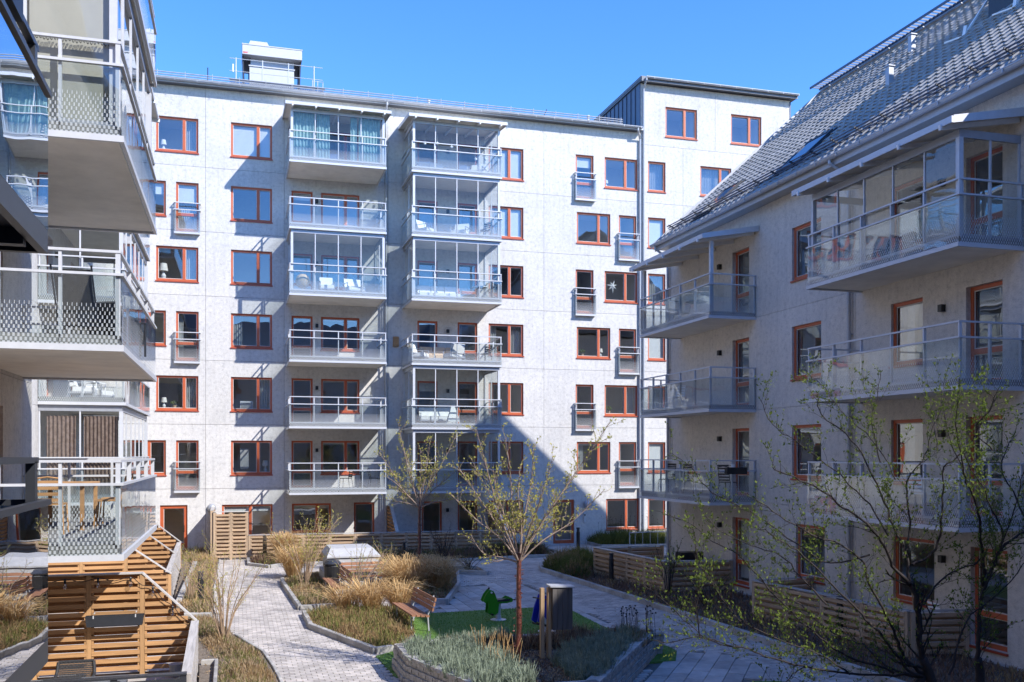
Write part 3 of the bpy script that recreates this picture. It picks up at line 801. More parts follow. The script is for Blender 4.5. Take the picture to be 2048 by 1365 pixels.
# S-profile tiles
def tile_shape(mb, ox=0., oy=0., oz=0., wv=.30, ln=.40):
    pf = [(0,.010),(.05,.0),(.11,.002),(.165,.02),(.215,.042),(.265,.038),(.302,.011)]
    lift = .045
    for k in range(6):
        (xa, za), (xb, zb) = pf[k], pf[k+1]
        mb.quad((ox+xa,oy,oz+za+lift),(ox+xb,oy,oz+zb+lift),(ox+xb,oy+ln,oz+zb),(ox+xa,oy+ln,oz+za))
        mb.quad((ox+xa,oy,oz+za+lift-.022),(ox+xb,oy,oz+zb+lift-.022),(ox+xb,oy,oz+zb+lift),(ox+xa,oy,oz+za+lift))
tmb = MB(); tile_shape(tmb); tile_me = tmb.mesh('roof_tile', M['tile'])
def roofpt(u, s, h=0.): return (u, -.5+s*cp-h*sp, 11.88+s*sp+h*cp)
sky = [(6.75, 8.0, 1.15, 2.6), (2.05, 3.2, .7, 2.35)]
cells = []
for i in range(62):
    for j in range(28):
        u = RX0+.02+.30*i; s = -.06+.34*j
        if any(a-.2 < u+.1 < b+.05 and c-.3 < s+.1 < d+.05 for a, b, c, d in sky): continue
        if 11.1 < u < 14.1 and s > 5.5: continue
        p = roofpt(u, s); wy = 31.75-u; wx = 15.15+p[1]
        cells.append((wx*wx+wy*wy+(p[2]-4.35)**2 - (0 if wy > 15.2 else -1e4), u, s))
cells.sort()
stm = MB()
for n, (d, u, s) in enumerate(cells):
    if n < 300: ob('roof_tile', tile_me, roofR, roofpt(u+rng.uniform(-.004,.004), s+rng.uniform(-.01,.01), .012+rng.uniform(-.003,.004)), (PT+rng.uniform(-.012,.012),rng.uniform(-.01,.01),0))
    else:
        b = len(stm.v); one = MB(); tile_shape(one, rng.uniform(-.004,.004), rng.uniform(-.01,.01), rng.uniform(-.003,.004))
        for x, y, z in one.v: q = roofpt(u+x, s+y, .012+z); stm.v.append(q)
        for f in one.f: stm.f.append(tuple(k+b for k in f)); stm.m.append(0)
tag(ob('roof_tiles', stm, roofR, mats=M['tile']), kind='stuff')
rc = MB(); rc.tube([(RX0,6.55,18.27),(18.5,6.55,18.27)], .13, 8); ob('ridge_cap', rc, roofR, mats=M['tile'])
for a, b, c, d in sky:
    mb = MB()
    def slab(a, b, c, d, h0, h1, m):
        q = [roofpt(a,c,h0),roofpt(b,c,h0),roofpt(b,d,h0),roofpt(a,d,h0),roofpt(a,c,h1),roofpt(b,c,h1),roofpt(b,d,h1),roofpt(a,d,h1)]
        i = len(mb.v); mb.v += q
        for k in ((4,5,6,7),(0,1,5,4),(1,2,6,5),(2,3,7,6),(3,0,4,7)): mb.f.append(tuple(i+j for j in k)); mb.m.append(m)
    slab(a-.08,b+.08,c-.1,d+.1,0,.10,0); slab(a,b,c,c+.07,.10,.14,0); slab(a,b,d-.07,d,.10,.14,0); slab(a,a+.07,c+.07,d-.07,.10,.14,0); slab(b-.07,b,c+.07,d-.07,.10,.14,0)
    o = ob('skylight', mb, bR, mats=M['dark'])
    mb = MB(); mb.quad(roofpt(a+.07,c+.07,.125),roofpt(b-.07,c+.07,.125),roofpt(b-.07,d-.07,.125),roofpt(a+.07,d-.07,.125)); ob('pane', mb, o, mats=M['skyglass'])
sg = MB()
for h in (.12, .19, .26): sg.tube([roofpt(RX0+.1,.85,h), roofpt(18,.85,h)], .018, 6)
sgo = ob('snow_guard', sg, bR, mats=M['zinc'])
for k in range(19):
    u = .2+.98*k; mb = MB(); mb.bar(roofpt(u,.95,.03), roofpt(u,.8,.3), .03, .05); mb.bar(roofpt(u,1.3,.06), roofpt(u,.85,.2), .03, .03); ob('bracket', mb, sgo, mats=M['dark'])
rw = MB()
yw, zw = 6.1, 18.30
for y in (-.2, .2): rw.box(.0,yw+y-.015,zw-.03,15.,yw+y+.015,zw+.05)
rwo = ob('ridge_walkway', rw, bR, mats=M['zinc'])
tm = MB().box(-.012,-.19,-.01,.012,.19,.04).mesh('tread', M['zinc'])
for k in range(83): ob('tread', tm, rwo, (.1+.18*k, yw, zw))
for k in range(9):
    u = .6+1.7*k; mb = MB(); mb.bar((u,yw+.2,zw-.02), (u,6.5,18.2), .025, .03); ob('bracket', mb, rwo, mats=M['alu'])
for u, s, h, w in ((8.55, 4.5, .55, .16), (7.0, 7.2, .55, .16)):
    mb = MB(); p = roofpt(u, s); mb.box(u-w/2,p[1]-w/2,p[2]-.1,u+w/2,p[1]+w/2,p[2]+h); mb.box(u-w/2-.03,p[1]-w/2-.03,p[2]+h,u+w/2+.03,p[1]+w/2+.03,p[2]+h+.03); ob('vent_stack', mb, bR, mats=M['alugrey'])
mb = MB(); mb.box(11.3,3.75,15.2,14.2,6.9,17.75); mb.box(11.2,3.65,17.75,14.3,7.0,17.83); mb.box(11.29,3.74,16.5,14.2,3.75,16.53,1); ob('roof_box', mb, bR, mats=[M['dark'], M['alu']])
mb = MB(); mb.box(26.5,5.2,16.5,43.8,9,18.65); mb.box(26.3,5.1,18.65,44,9.2,18.75); ob('roof_box', mb, bR, mats=M['zinc'])  # unseen long box, added so its shadow falls on the planter
for u in (10.9, 12.6, 14.3, 16):
    mb = MB(); p = roofpt(u, 5.2, .05); mb.bar(p, (u-.35, 5.6, 18.3), .05, .05); mb.bar(p, (u-.05, p[1]+.1, p[2]+.3), .08, .05); mb.bar((u-.6,p[1]-.1,p[2]+.05),p,.04,.04); ob('roof_stay', mb, bR, mats=M['white'])
downpipe(bR, .12, .1, 11.9, top=(0,-.5)); downpipe(bR, 10.75, .1, 11.9, top=(-.1,-.5))
mb = MB(); mb.box(-.02,-.03,-.2,44,-.003,.05); ob('plinth', mb, bR, mats=M['stone'])
for k in (1, 2, 3):
    zb = 2.83+2.8*(k-1)
    balcony(bR, 1.0, 6.09, zb, 1.57, 5, 2, ztop=10.75 if k == 3 else None, roof=k == 3)
    balcony(bR, 11.15, 16.3, zb, 1.57, 5, 2, glazed=k == 3, ztop=10.75 if k == 3 else None, roof=k == 3, ngl=5)

# ================================================================== left block: near balconies, then a stack farther in
bL = thing('apartment_building', 'sunlit apartment block at the left edge with deep glass balconies, the nearest dark framed', 'apartment building', (-3.75, 0, 0), R(90))
hL = []
def ldoor(u, k, w=1.0, par=None, hs=None, y0=0., **kw):
    z = .26+2.8*k; (hL if hs is None else hs).append(hole(u, z, w, 2.1)); return window(par or bL, u, z, w, 2.1, door=True, rail=.7, inset=.12, **kw)
for k in (0, 1, 2, 3):
    ldoor(16.75, k); wall_lamp(bL, 16.35, 2.0+2.8*k)
    ldoor(13.9, k, curtain=(C, 'L')); win(bL, hL, 10.5, k, 1.5); 
JLu = [-1.5, 8.0, 13.2, 20.1]; JLz = [-.3, 2.9, 5.7, 8.5, 11.3, 14.4]
for i in range(3):
    for j in range(5): wall_panel(bL, JLu[i], JLu[i+1], JLz[j], JLz[j+1], hL, M['plaster2'], gap=.004)
mb = MB(); mb.box(-1.5,2.6,0,20.0,12,14.3); ob('rear_block', mb, bL, mats=M['plaster2'])
mb = MB(); mb.box(19.78,.33,-.2,20.098,2.59,14.38); ob('end_wall_panel', mb, bL, mats=M['plaster2'])
mb = MB(); mb.box(-1.5,-.4,14.4,20.3,12.2,14.6); ob('roof', mb, bL, mats=M['roofmetal'])
for k in (1, 2, 3, 4):
    zb = 2.93+2.81*(k-1)
    balcony(bL, 13.75, 19.35, zb, 2.28, 4, 3, glazed=k == 3, ztop=zb+2.79 if k == 3 else None, ngl=5, blindside=(1, 2.3) if k == 3 else None)
def dark_balcony(par, u0, u1, zb, dep):
    """near balcony in dark metal with wide frameless panes"""
    yo = -dep; dk = M['dark']
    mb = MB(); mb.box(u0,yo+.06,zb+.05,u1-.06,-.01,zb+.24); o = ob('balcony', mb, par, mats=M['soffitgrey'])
    t = MB(); t.box(u0,yo,zb-.02,u1,yo+.055,zb+.14); t.box(u1-.055,yo+.055,zb-.02,u1,-.01,zb+.14)
    for u in (u0+1.5, u0+3.3, u1-.5): t.box(u,yo+.06,zb-.06,u+.09,-.01,zb+.045)
    ob('edge_beam', t, o, mats=dk)
    n = 3
    for k in range(n):
        a = u0+(u1-u0)*k/n; w = (u1-u0)/n-.008
        ob('glass_panel', glass_mesh(w, .93, M['dglass']), o, (a+.004, yo+.005, zb+.14))
    for k in range(2):
        w = (dep-.06)/2-.008; ob('glass_panel', glass_mesh(w, .93, M['dglass']), o, (u1-.01, yo+.03+(dep-.06)/2*k, zb+.14), (0,0,R(90)))
    r = MB(); r.box(u0,yo-.02,zb+1.07,u1+.02,yo+.03,zb+1.11); r.box(u1-.03,yo+.03,zb+1.07,u1+.02,-.01,zb+1.11); ob('glass_rail', r, o, mats=dk)
    r = MB(); r.box(u0,yo+.05,zb+1.36,u1-.04,yo+.1,zb+1.40); r.box(u1-.09,yo+.1,zb+1.36,u1-.04,-.01,zb+1.40); ob('handrail', r, o, mats=dk)
    for x in (u0+.1, u0+2, u0+3.9, u1-.13): ob('post', MB().box(-.04,-.03,0,.04,.03,1.13), o, (x, yo+.08, zb+.24), mats=dk)
    for y in (-.4, -1.3): ob('post', MB().box(-.03,-.04,0,.03,.04,1.13), o, (u1-.065, y, zb+.24), mats=dk)
    return o
for k in (1, 2): dark_balcony(bL, 1.0, 7.25, 2.93+2.83*(k-1), 2.5)

bM = thing('apartment_building', 'white walled block set back on the left behind the near balconies', 'apartment building', (-5.25, 0, 0), R(90))
hM = []
for k in range(5):
    ldoor(30.2, k, par=bM, hs=hM); ldoor(34.5, k, 1.0, par=bM, hs=hM); wall_lamp(bM, 31.6, 2.0+2.8*k)
    if k: 
        z = .66+2.8*k; hM.append(hole(26.2, z, 1.2, 1.5)) if False else None
JMu = [20.1, 28.6, 37.4, 43.5]; JMz = [-.3, 2.9, 5.7, 8.5, 11.3, 14.1]
for i in range(3):
    for j in range(5): wall_panel(bM, JMu[i], JMu[i+1], JMz[j], JMz[j+1], hM, M['plaster'], gap=.004)
mb = MB(); mb.box(20.12,2.6,0,43,9,14); ob('rear_block', mb, bM, mats=M['plaster'])
mb = MB(); mb.box(20.1,-.35,14.1,43.5,9.2,14.3); ob('roof', mb, bM, mats=M['roofmetal'])
for k in (1, 2, 3, 4):
    zb = 2.93+2.81*(k-1)
    bo = balcony(bM, 28.9, 36.9, zb, 2.25, 5, 2, glazed=k in (1, 3), ztop=(zb+2.79 if k < 4 else zb+2.6) if k in (1, 3) else None, ngl=6, roof=False)
    if k == 1:
        for y, w in ((-2.05, .9), (-.95, .75)): ob('curtain', curtain_mesh(w, 2.2, BR, int(w/.1)), bo, (29.12, y, zb+.3), (0,0,R(90)))
for k in (4,):
    balcony(bM, 28.9, 36.9, 2.93+2.81*4, 2.25, 5, 2, glazed=True, ztop=2.93+2.81*4+2.3, roof=True, ngl=6)

# block behind the viewpoint, seen only as a reflection in the panes
bO = thing('apartment_building', 'grey apartment block with a dark pitched roof mirrored in the window panes', 'apartment building', (-6, -3.5, 0))
mb = MB(); mb.box(0,-12,0,36,0,12); ob('wall', mb, bO, mats=M['plaster2'])
mb = MB(); mb.quad((-.3,.5,11.9),(36.3,.5,11.9),(36.3,-6,17.6),(-.3,-6,17.6)); mb.quad((36.3,-12.5,11.9),(-.3,-12.5,11.9),(-.3,-6,17.6),(36.3,-6,17.6)); ob('roof', mb, bO, mats=M['roofmetal'])
fm = cached('ofr', lambda: MB().box(0,0,0,1.6,.03,1.5).mesh('window', M['frame'])); pm = cached('opn', lambda: MB().box(.1,.03,.1,1.5,.04,1.4).mesh('pane', M['black']))
for k in range(4):
    for i in range(9):
        o = ob('window', fm, bO, (1+3.9*i, .0, .9+2.8*k)); ob('pane', pm, o)
# ================================================================== courtyard floor
def inpoly(p, poly):
    x, y = p; r = False; n = len(poly); j = n-1
    for i in range(n):
        xi, yi = poly[i]; xj, yj = poly[j]
        if (yi > y) != (yj > y) and x < (xj-xi)*(y-yi)/(yj-yi)+xi: r = not r
        j = i
    return r
def rnd_poly(poly, r2=rng):
    xs = [p[0] for p in poly]; ys = [p[1] for p in poly]
    while True:
        p = (r2.uniform(min(xs), max(xs)), r2.uniform(min(ys), max(ys)))
        if inpoly(p, poly): return p
def edge_dist(p, poly):
    d = 9e9
    for i in range(len(poly)):
        ax, ay = poly[i-1]; bx, by = poly[i]
        t = max(0, min(1, ((p[0]-ax)*(bx-ax)+(p[1]-ay)*(by-ay))/max(1e-9, (bx-ax)**2+(by-ay)**2)))
        d = min(d, math.hypot(p[0]-ax-t*(bx-ax), p[1]-ay-t*(by-ay)))
    return d
def sheet(name, poly, z, mat, kind='structure', thick=None):
    mb = MB()
    if thick: mb.prism(poly, z-thick, z)
    else: mb.v = [(x, y, z) for x, y in poly]; mb.f = [tuple(range(len(poly)))]; mb.m = [0]
    return tag(ob(name, mb, mats=mat), kind=kind)
PLANTER = [(3.04,19.25),(3.99,19.52),(5.84,19.55),(6.61,19.5),(8.95,19.2),(7.26,16.83),(5.9,14.9),(3.9,14.9),(3.04,18.0)]
TURF = [(4.74,25.57),(6.6,25.72),(8.4,25.75),(8.99,25.31),(8.9,22.4),(9.38,20.1),(9.36,19.2),(8.9,18.3),(3.0,18.4),(2.90,20.5),(3.35,20.92),(4.1,22.4),(4.45,24.6)]
TURF2 = [(8.7,15.0),(9.0,15.9),(9.5,16.2),(10.0,16.1),(10.3,15.0)]
BED1 = [(1.53,33.5),(1.52,32.4),(1.73,27.2),(2.66,27.3),(2.95,28.2),(2.95,34.9),(4.62,34.9),(4.62,28.2),(4.82,27.41),(5.88,27.1),(7.07,30.63),(7.74,33.8),(8.69,33.1),(8.76,34.8),(5.0,35.8),(1.78,35.4)]
BED2 = [(1.78,26.29),(1.8,24.22),(2.93,20.79),(3.33,20.94),(4.08,22.45),(4.42,24.6),(4.6,26.3)]
BEDL = [(-.66,41.0),(-.70,32),(-.58,26.7),(0.0,23.6),(.55,21.5),(.79,18.7),(.85,14.5),(-.55,14.5),(-.70,20.3),(-1.0,24),(-1.72,28.4),(-1.98,38.3),(-3.0,43.4),(-1.0,43.4)]
BEDR = [(10.95,33.7),(11.17,30.1),(11.52,23.8),(11.72,19.4),(11.87,16.4),(11.9,12),(15.0,12),(15.0,33.4),(13.6,35.6),(12.5,36.4),(11.5,35.2)]
BEDB = [(1.86,38.3),(5.16,38.3),(8.26,37.65),(11.44,38.3),(12.95,38.4),(13.2,40.3),(11.4,40.35),(1.2,40.75),(.55,40.75),(.55,38.7),(1.26,37.65)]
BEDW = [(16.4,41.5),(20.2,41.0),(20.5,43.4),(16.4,43.4)]
COURT = [(-.8,41.3),(.5,41.3),(.5,38.6),(1.26,37.5),(1.84,38.2),(5.16,38.2),(8.26,37.5),(11.44,38.2),(13.0,38.3),(14.0,41),(13.8,43.5),(22,43.5),(22,40),(15.1,36.0),(13.6,35.8),(12.4,36.5),(11.4,35.3),(10.9,33.7),(11.12,30.1),(11.47,23.8),(11.67,19.4),(11.82,16.4),(11.85,14),(.9,14),(.84,18.7),(.6,21.5),(.05,23.6),(-.53,26.6),(-.66,32)]
ROT = [(7.3,16.75),(9.0,19.1),(9.45,19.5),(10.3,18.6),(10.55,15.0),(6.1,15.0)]
PLAZA = [(4.7,25.5),(5.9,27.1),(7.1,30.6),(9.3,31.2),(9.5,25.2),(9.1,22),(9.45,19.6),(8.9,19.3),(8.8,25)]
court = sheet('path', COURT, -.03, M['joint'])
def fill(parent, name, inside, outside, org, ang, w, h, stag, mat, top=0., keep=300):
    ca, sa = math.cos(ang), math.sin(ang); r = random.Random(5)
    cells = []
    for j in range(-160, 260):
        for i in range(-160, 160):
            a = (i+(stag*(j % 2)))*w; b = j*h
            x = org[0]+a*ca-b*sa; y = org[1]+a*sa+b*ca
            if not (-3 < x < 23 and 14 < y < 44): continue
            if not inside((x, y)) or any(inpoly((x, y), q) for q in outside): continue
            dp = .2786*x+.9604*y
            cells.append((dp if dp > 17.8 else 900+dp, x, y))
    cells.sort()
    def pv(mb, x, y, z, c, s, w2, h2):
        q = [(x+a*c-b*s, y+a*s+b*c) for a, b in ((-w2,-h2),(w2,-h2),(w2,h2),(-w2,h2))]
        i = len(mb.v); e = .004
        qi = [(x+a*c-b*s, y+a*s+b*c) for a, b in ((-w2+e,-h2+e),(w2-e,-h2+e),(w2-e,h2-e),(-w2+e,h2-e))]
        mb.v += [(a, b, -.06) for a, b in q] + [(a, b, z) for a, b in qi]
        for k in ((4,5,6,7),(0,1,5,4),(1,2,6,5),(2,3,7,6),(3,0,4,7)): mb.f.append(tuple(i+t for t in k)); mb.m.append(0)
    one = MB(); pv(one, 0, 0, 0, 1, 0, w/2-.004, h/2-.004); me = one.mesh(name, mat)
    rest = MB()
    for n, (d, x, y) in enumerate(cells):
        z = top + r.uniform(-.003, .003); t = ang + r.uniform(-.008, .008)
        if n < keep: ob(name, me, parent, (x, y, z), (r.uniform(-.004,.004), r.uniform(-.004,.004), t))
        else: pv(rest, x, y, z, math.cos(t), math.sin(t), w/2-.004, h/2-.004)
    if rest.f: tag(ob(name+'s', rest, parent, mats=mat), kind='stuff')
BEDS = [PLANTER, BED1, BED2, TURF, TURF2, BEDL, BEDR, BEDB, BEDW]
fill(court, 'paving_slab', lambda p: inpoly(p, ROT), [PLANTER, TURF2, BEDR], (7.3, 16.8), math.atan2(2.35, 1.7), .70, .35, .5, M['slab'], keep=60)
fill(court, 'paving_slab', lambda p: inpoly(p, PLAZA) and not inpoly(p, ROT), BEDS, (5.0, 26.0), math.radians(90), .60, .40, 0, M['slab'], keep=120)
fill(court, 'paving_stone', lambda p: inpoly(p, COURT) and not inpoly(p, ROT) and not inpoly(p, PLAZA), BEDS, (.5, 15.0), 0, .21, .14, .5, M['paver'], keep=300)

soil1 = sheet('planting_bed', BED1, .045, M['soil2'], thick=.1); sheet('planting_bed', BED2, .045, M['soil2'], thick=.1)
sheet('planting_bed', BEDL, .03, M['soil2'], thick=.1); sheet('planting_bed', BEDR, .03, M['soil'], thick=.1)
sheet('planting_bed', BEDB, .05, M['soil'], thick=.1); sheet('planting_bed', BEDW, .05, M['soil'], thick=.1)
sheet('planting_bed', [(6.0+(x-6.0)*.925, 17.5+(y-17.5)*.90) for x, y in PLANTER], .40, M['soil'], thick=.42)
sheet('turf', TURF, .012, M['turf'], thick=.05); sheet('turf', TURF2, .012, M['turf'], thick=.05)
sheet('terrace_paving', [(-3.7,14.5),(-.8,14.5),(-.8,20.1),(-3.7,20.1)], .015, M['slab'], thick=.06)
sheet('terrace_paving', [(-5.2,20.3),(-1.1,20.3),(-1.9,28.4),(-2.1,38.2),(-5.2,38.3)], .015, M['slab'], thick=.06)
sheet('terrace_paving', [(-.8,41.05),(11.4,40.9),(11.5,43.5),(-.8,43.5)], .018, M['slab'], thick=.06)
sheet('terrace_paving', [(12.5,32.0),(12.95,27.4),(15.1,27.3),(15.1,32.0)], .034, M['slab'], thick=.06)
sheet('terrace_paving', [(13.3,22.4),(13.8,17.4),(15.1,17.1),(15.1,22.4)], .034, M['slab'], thick=.06)

def kerb(name, pts, label, h=.10, w=.10, piece=1.0, mat=None, z0=-.05, group='concrete kerbs round the beds'):
    """a line of kerb stones, each stone a part"""
    t = thing(name, label, 'kerb', (pts[0][0], pts[0][1], 0), 0, group)
    ox, oy = pts[0]
    for (ax, ay), (bx, by) in zip(pts, pts[1:]):
        L = math.hypot(bx-ax, by-ay); n = max(1, round(L/piece)); an = math.atan2(by-ay, bx-ax)
        me = cached(('kerb', round(L/n,3), h, w), lambda: kerb_mesh(L/n-.006, w, h-z0, z0, mat or M['kerb']))
        for k in range(n):
            q = (k+.5)/n
            ob('kerb_stone', me, t, (ax+(bx-ax)*q-ox, ay+(by-ay)*q-oy, rng.uniform(-.004,.004)), (0,0,an))
    return t
def kerb_mesh(L, w, h, z0, mat):
    mb = MB(); e = .012; a, b = L/2, w/2
    lo = [(-a,-b),(a,-b),(a,b),(-a,b)]; hi = [(-a+e,-b+e),(a-e,-b+e),(a-e,b-e),(-a+e,b-e)]
    mb.v = [(x,y,z0) for x,y in lo]+[(x,y,z0+h-e) for x,y in lo]+[(x,y,z0+h) for x,y in hi]
    for i in range(4):
        j = (i+1) % 4
        mb.f += [(i,j,4+j,4+i),(4+i,4+j,8+j,8+i)]
    mb.f.append((8,9,10,11)); mb.m = [0]*len(mb.f)
    return mb.mesh('kerb_stone', mat)
kerb('kerb', BED1[0:4], 'pale concrete kerb along the left side of the straw grass bed', .14, .12)
kerb('kerb', BED1[8:15], 'pale concrete kerb stepping round the big straw grasses beside the plaza', .16, .12)
kerb('kerb', BED2[0:4], 'pale concrete kerb round the brown heather bed behind the first bench', .14, .12)
kerb('kerb', [(.0,23.7),(.25,22.7),(.58,21.5),(.74,20.0),(.83,18.7),(.89,16.5)], 'curving pale kerb between the left bed and the sunny path', .07, .07, .8)
kerb('kerb', [(-.60,26.66),(-1.35,26.8)], 'short concrete kerb crossing the left planting bed', .12, .2, .8)
kerb('kerb', [(-.68,20.55),(-.38,20.55),(-.36,16.5)], 'low concrete kerb cornering beside the nearest wooden screen', .14, .07, .9)
kerb('kerb', [(-1.55,28.8),(-1.5,38.8)], 'concrete edging running along the foot of the left side fence', .22, .16, 1.0)
kerb('kerb', [(-.62,40.9),(-.66,32),(-.54,26.8)], 'thin grey edging between the far left bed and the path', .06, .05, 1.0)
kerb('kerb', [(13.0,37.2),(12.3,36.6),(11.4,35.25),(10.92,33.7),(11.14,30.1),(11.49,23.8),(11.69,19.4),(11.84,16.4),(11.86,13)], 'long concrete kerb edging the shaded right hand bed', .15, .13)
kerb('kerb', [(.5,40.6),(.5,38.64),(1.26,37.55),(1.84,38.24),(5.16,38.24),(8.26,37.55),(11.44,38.24),(13.0,38.33),(13.25,40.2)], 'concrete kerb along the bed in front of the far low fence', .12, .12)
kerb('kerb', [(16.4,43.3),(16.4,41.5),(20.2,41.0)], 'concrete kerb round the hedge bed by the downpipe of the tall wing', .14, .12)

# block wall of the raised planter: every block a part
pw = thing('planter_wall', 'raised planter wall of split grey concrete blocks round the slim red barked tree', 'planter', (0, 0, 0))
def block_mesh(L, h, d, seed):
    r = random.Random(seed); mb = MB()
    nx, nz = 3, 2
    for i in range(nx):
        for k in range(nz):
            pass
    f = [[(-L/2+L*i/nx, -d/2+(r.uniform(-.012,.012) if 0 < i < nx or 0 < k < nz else .004), h*k/nz) for k in range(nz+1)] for i in range(nx+1)]
    for i in range(nx):
        for k in range(nz): mb.quad(f[i][k], f[i+1][k], f[i+1][k+1], f[i][k+1])
    mb.quad((-L/2,d/2,h),(-L/2,-d/2+.004,h),(L/2,-d/2+.004,h),(L/2,d/2,h)); mb.quad((-L/2,d/2,0),(-L/2,-d/2+.004,0),(-L/2,-d/2+.004,h),(-L/2,d/2,h)); mb.quad((L/2,-d/2+.004,0),(L/2,d/2,0),(L/2,d/2,h),(L/2,-d/2+.004,h)); mb.quad((L/2,d/2,0),(-L/2,d/2,0),(-L/2,d/2,h),(L/2,d/2,h))
    return mb.mesh('block', M['block'])
blks = [block_mesh(.292, .107, .2, s) for s in range(6)]; caps = [block_mesh(.292, .065, .26, s+9) for s in range(3)]
loop = PLANTER[:]; 
for si in range(len(loop)):
    (ax, ay), (bx, by) = loop[si], loop[(si+1) % len(loop)]
    L = math.hypot(bx-ax, by-ay); an = math.atan2(by-ay, bx-ax); 
    # outside of the polygon (it runs clockwise: the inside is on the right)
    nx, ny = math.sin(an), -math.cos(an)
    n = max(1, round(L/.3))
    for c in range(4):
        ins = .03*c + .1
        for k in range(n + (c % 2)):
            q = min(max((k+.5-(.5 if c % 2 else 0))/n, .14/L), 1-.14/L)
            ob('block', rng.choice(blks), pw, (ax+(bx-ax)*q+nx*ins, ay+(by-ay)*q+ny*ins, .11*c+.001), (0,0,an+math.pi+rng.uniform(-.02,.02)))
    for k in range(n):
        q = (k+.5)/n
        ob('cap_block', rng.choice(caps), pw, (ax+(bx-ax)*q+nx*.2, ay+(by-ay)*q+ny*.2, .442), (0,0,an+math.pi+rng.uniform(-.015,.015)))

# ================================================================== fences: posts, single slats in two staggered layers, cap board
def fence(label, p0, p1, top=1.0, bay=1.1, mats=('greywood', 'greywoodv', 'cap'), slope=None, group=None, z0=.08, pitch=.155, name='slat_fence', cat='fence', cap=True, sh=.085, backlayer=True):
    L = math.hypot(p1[0]-p0[0], p1[1]-p0[1]); an = math.atan2(p1[1]-p0[1], p1[0]-p0[0])
    t = thing(name, label, cat, (p0[0], p0[1], 0), an, group)
    def topz(x):
        if not slope or x <= slope[0]: return top
        return top + (slope[1]-top)*min(1, (x-slope[0])/(L-slope[0]))
    def xmax(z):
        if not slope or z <= slope[1]: return L
        if z >= top: return slope[0]
        return slope[0] + (z-top)/(slope[1]-top)*(L-slope[0])
    sm = cached(('slat', mats[0], sh), lambda: MB().box(0,-.0105,-sh/2,1,.0105,sh/2).mesh('slat', M[mats[0]]))
    nb = max(1, round(L/bay)); xs = [L*k/nb for k in range(nb+1)]
    for x in xs:
        h = topz(x)-.02
        pm = cached(('fpost', mats[1], round(h,2)), lambda: MB().box(-.045,-.058,-.1,.045,.058,h).mesh('post', M[mats[1]]))
        ob('post', pm, t, (x, 0, 0))
    nr = int((top-z0-.03)/pitch)
    for k in range(nb):
        a, b = xs[k]+.047, xs[k+1]-.047
        for layer in ((0, 1) if backlayer else (0,)):
            for r in range(nr+1):
                z = z0 + .06 + pitch*r + (pitch/2 if layer else 0)
                b2 = min(b, xmax(z+sh/2)-.01)
                if z+sh/2 > top-.02 or b2-a < .08: continue
                ob('slat', sm, t, (a, -.055 if layer == 0 else .055, z+rng.uniform(-.004,.004)), (0, rng.uniform(-.002,.002), 0), scale=(b2-a, 1, 1))
        # thin battens by the posts that carry the slats
        for x in (a+.02, b-.02):
            h = min(topz(a), topz(b))-.06
            bm = cached(('bat', mats[1], round(h,2)), lambda: MB().box(-.018,-.044,.06,.018,.044,h).mesh('batten', M[mats[1]]))
            ob('batten', bm, t, (x, 0, 0))
    if cap:
        segs = [(0, L)] if not slope else ([(0, slope[0])] if slope[0] > .05 else []) + [(slope[0], L)]
        for a, b in segs:
            mb = MB(); za, zb = topz(a), topz(b)
            mb.bar((a-.04 if a == 0 else a, 0, za), (b+.05 if b == L else b, 0, zb), .15, .028); ob('cap_board', mb, t, mats=M[mats[2]])
    return t
LW = ('larch', 'larchv', 'cap'); GW = ('greywood', 'greywoodv', 'cap')
gf = 'low slatted fences round the ground floor terraces'; gs = 'tall slatted screens between terraces'
fence('long low weathered slat fence across the foot of the far block', (.56,40.95), (11.4,40.55), 1.0, 1.1, GW, group=gf)
fence('tall square weathered slat panel standing beside the far left patio doors', (-.83,41.0), (.47,40.98), 1.98, .65, GW, group=gs)
fence('tall slat screen standing out from the wall beside the globe lamp', (-.93,43.55), (-.93,41.05), 2.05, 1.2, GW, group=gs)
fence('sloping slat screen between the two far terraces behind the left red barked tree', (6.72,43.55), (6.72,41.0), 2.02, 1.25, ('larch', 'greywoodv', 'cap'), slope=(.9,1.0), group=gs)
fence('sloping slat screen with pale cap board at the right end of the far terraces', (11.52,43.55), (11.52,40.6), 2.05, 1.4, ('greywood', 'greywoodv', 'white'), slope=(1.0,1.0), group=gs)
fence('low slat fence facing the plaza before the corner of the right block', (12.44,32.1), (12.92,27.32), 1.0, 1.2, GW, group=gf)
fence('shaded low slat fence running to the right wall under the far balconies', (12.98,27.28), (15.08,27.05), 1.0, 1.1, GW, group=gf)
fence('far low slat fence of the terrace near the bike rack', (12.5,32.15), (15.08,32.15), 1.0, 1.25, GW, group=gf)
fence('low slat fence behind the big dark branching tree', (13.24,22.5), (13.8,17.2), 1.0, 1.2, GW, group=gf)
fence('shaded low slat fence at the right edge under the near balconies', (13.86,17.15), (15.08,16.95), 1.0, 1.2, GW, group=gf)
fence('far low slat fence of the nearer right hand terrace', (13.3,22.55), (15.08,22.7), 1.0, 1.2, GW, group=gf)
s1 = fence('nearest tall orange larch screen with black planter box and bulbs', (-3.72,20.2), (-.80,20.2), 2.0, .98, LW, slope=(1.95,1.0), group=gs)
fence('second sloping larch screen beyond the near glass balcony', (-5.2,28.4), (-1.78,28.4), 2.0, 1.14, LW, slope=(2.1,1.0), group=gs)
fence('third sloping larch screen on the left terraces', (-5.2,33.9), (-1.97,33.9), 2.0, 1.08, LW, slope=(2.0,1.0), group=gs)
fence('farthest sloping larch screen near the left entrance door', (-5.2,38.3), (-2.03,38.3), 2.0, 1.06, LW, slope=(2.0,1.0), group=gs)
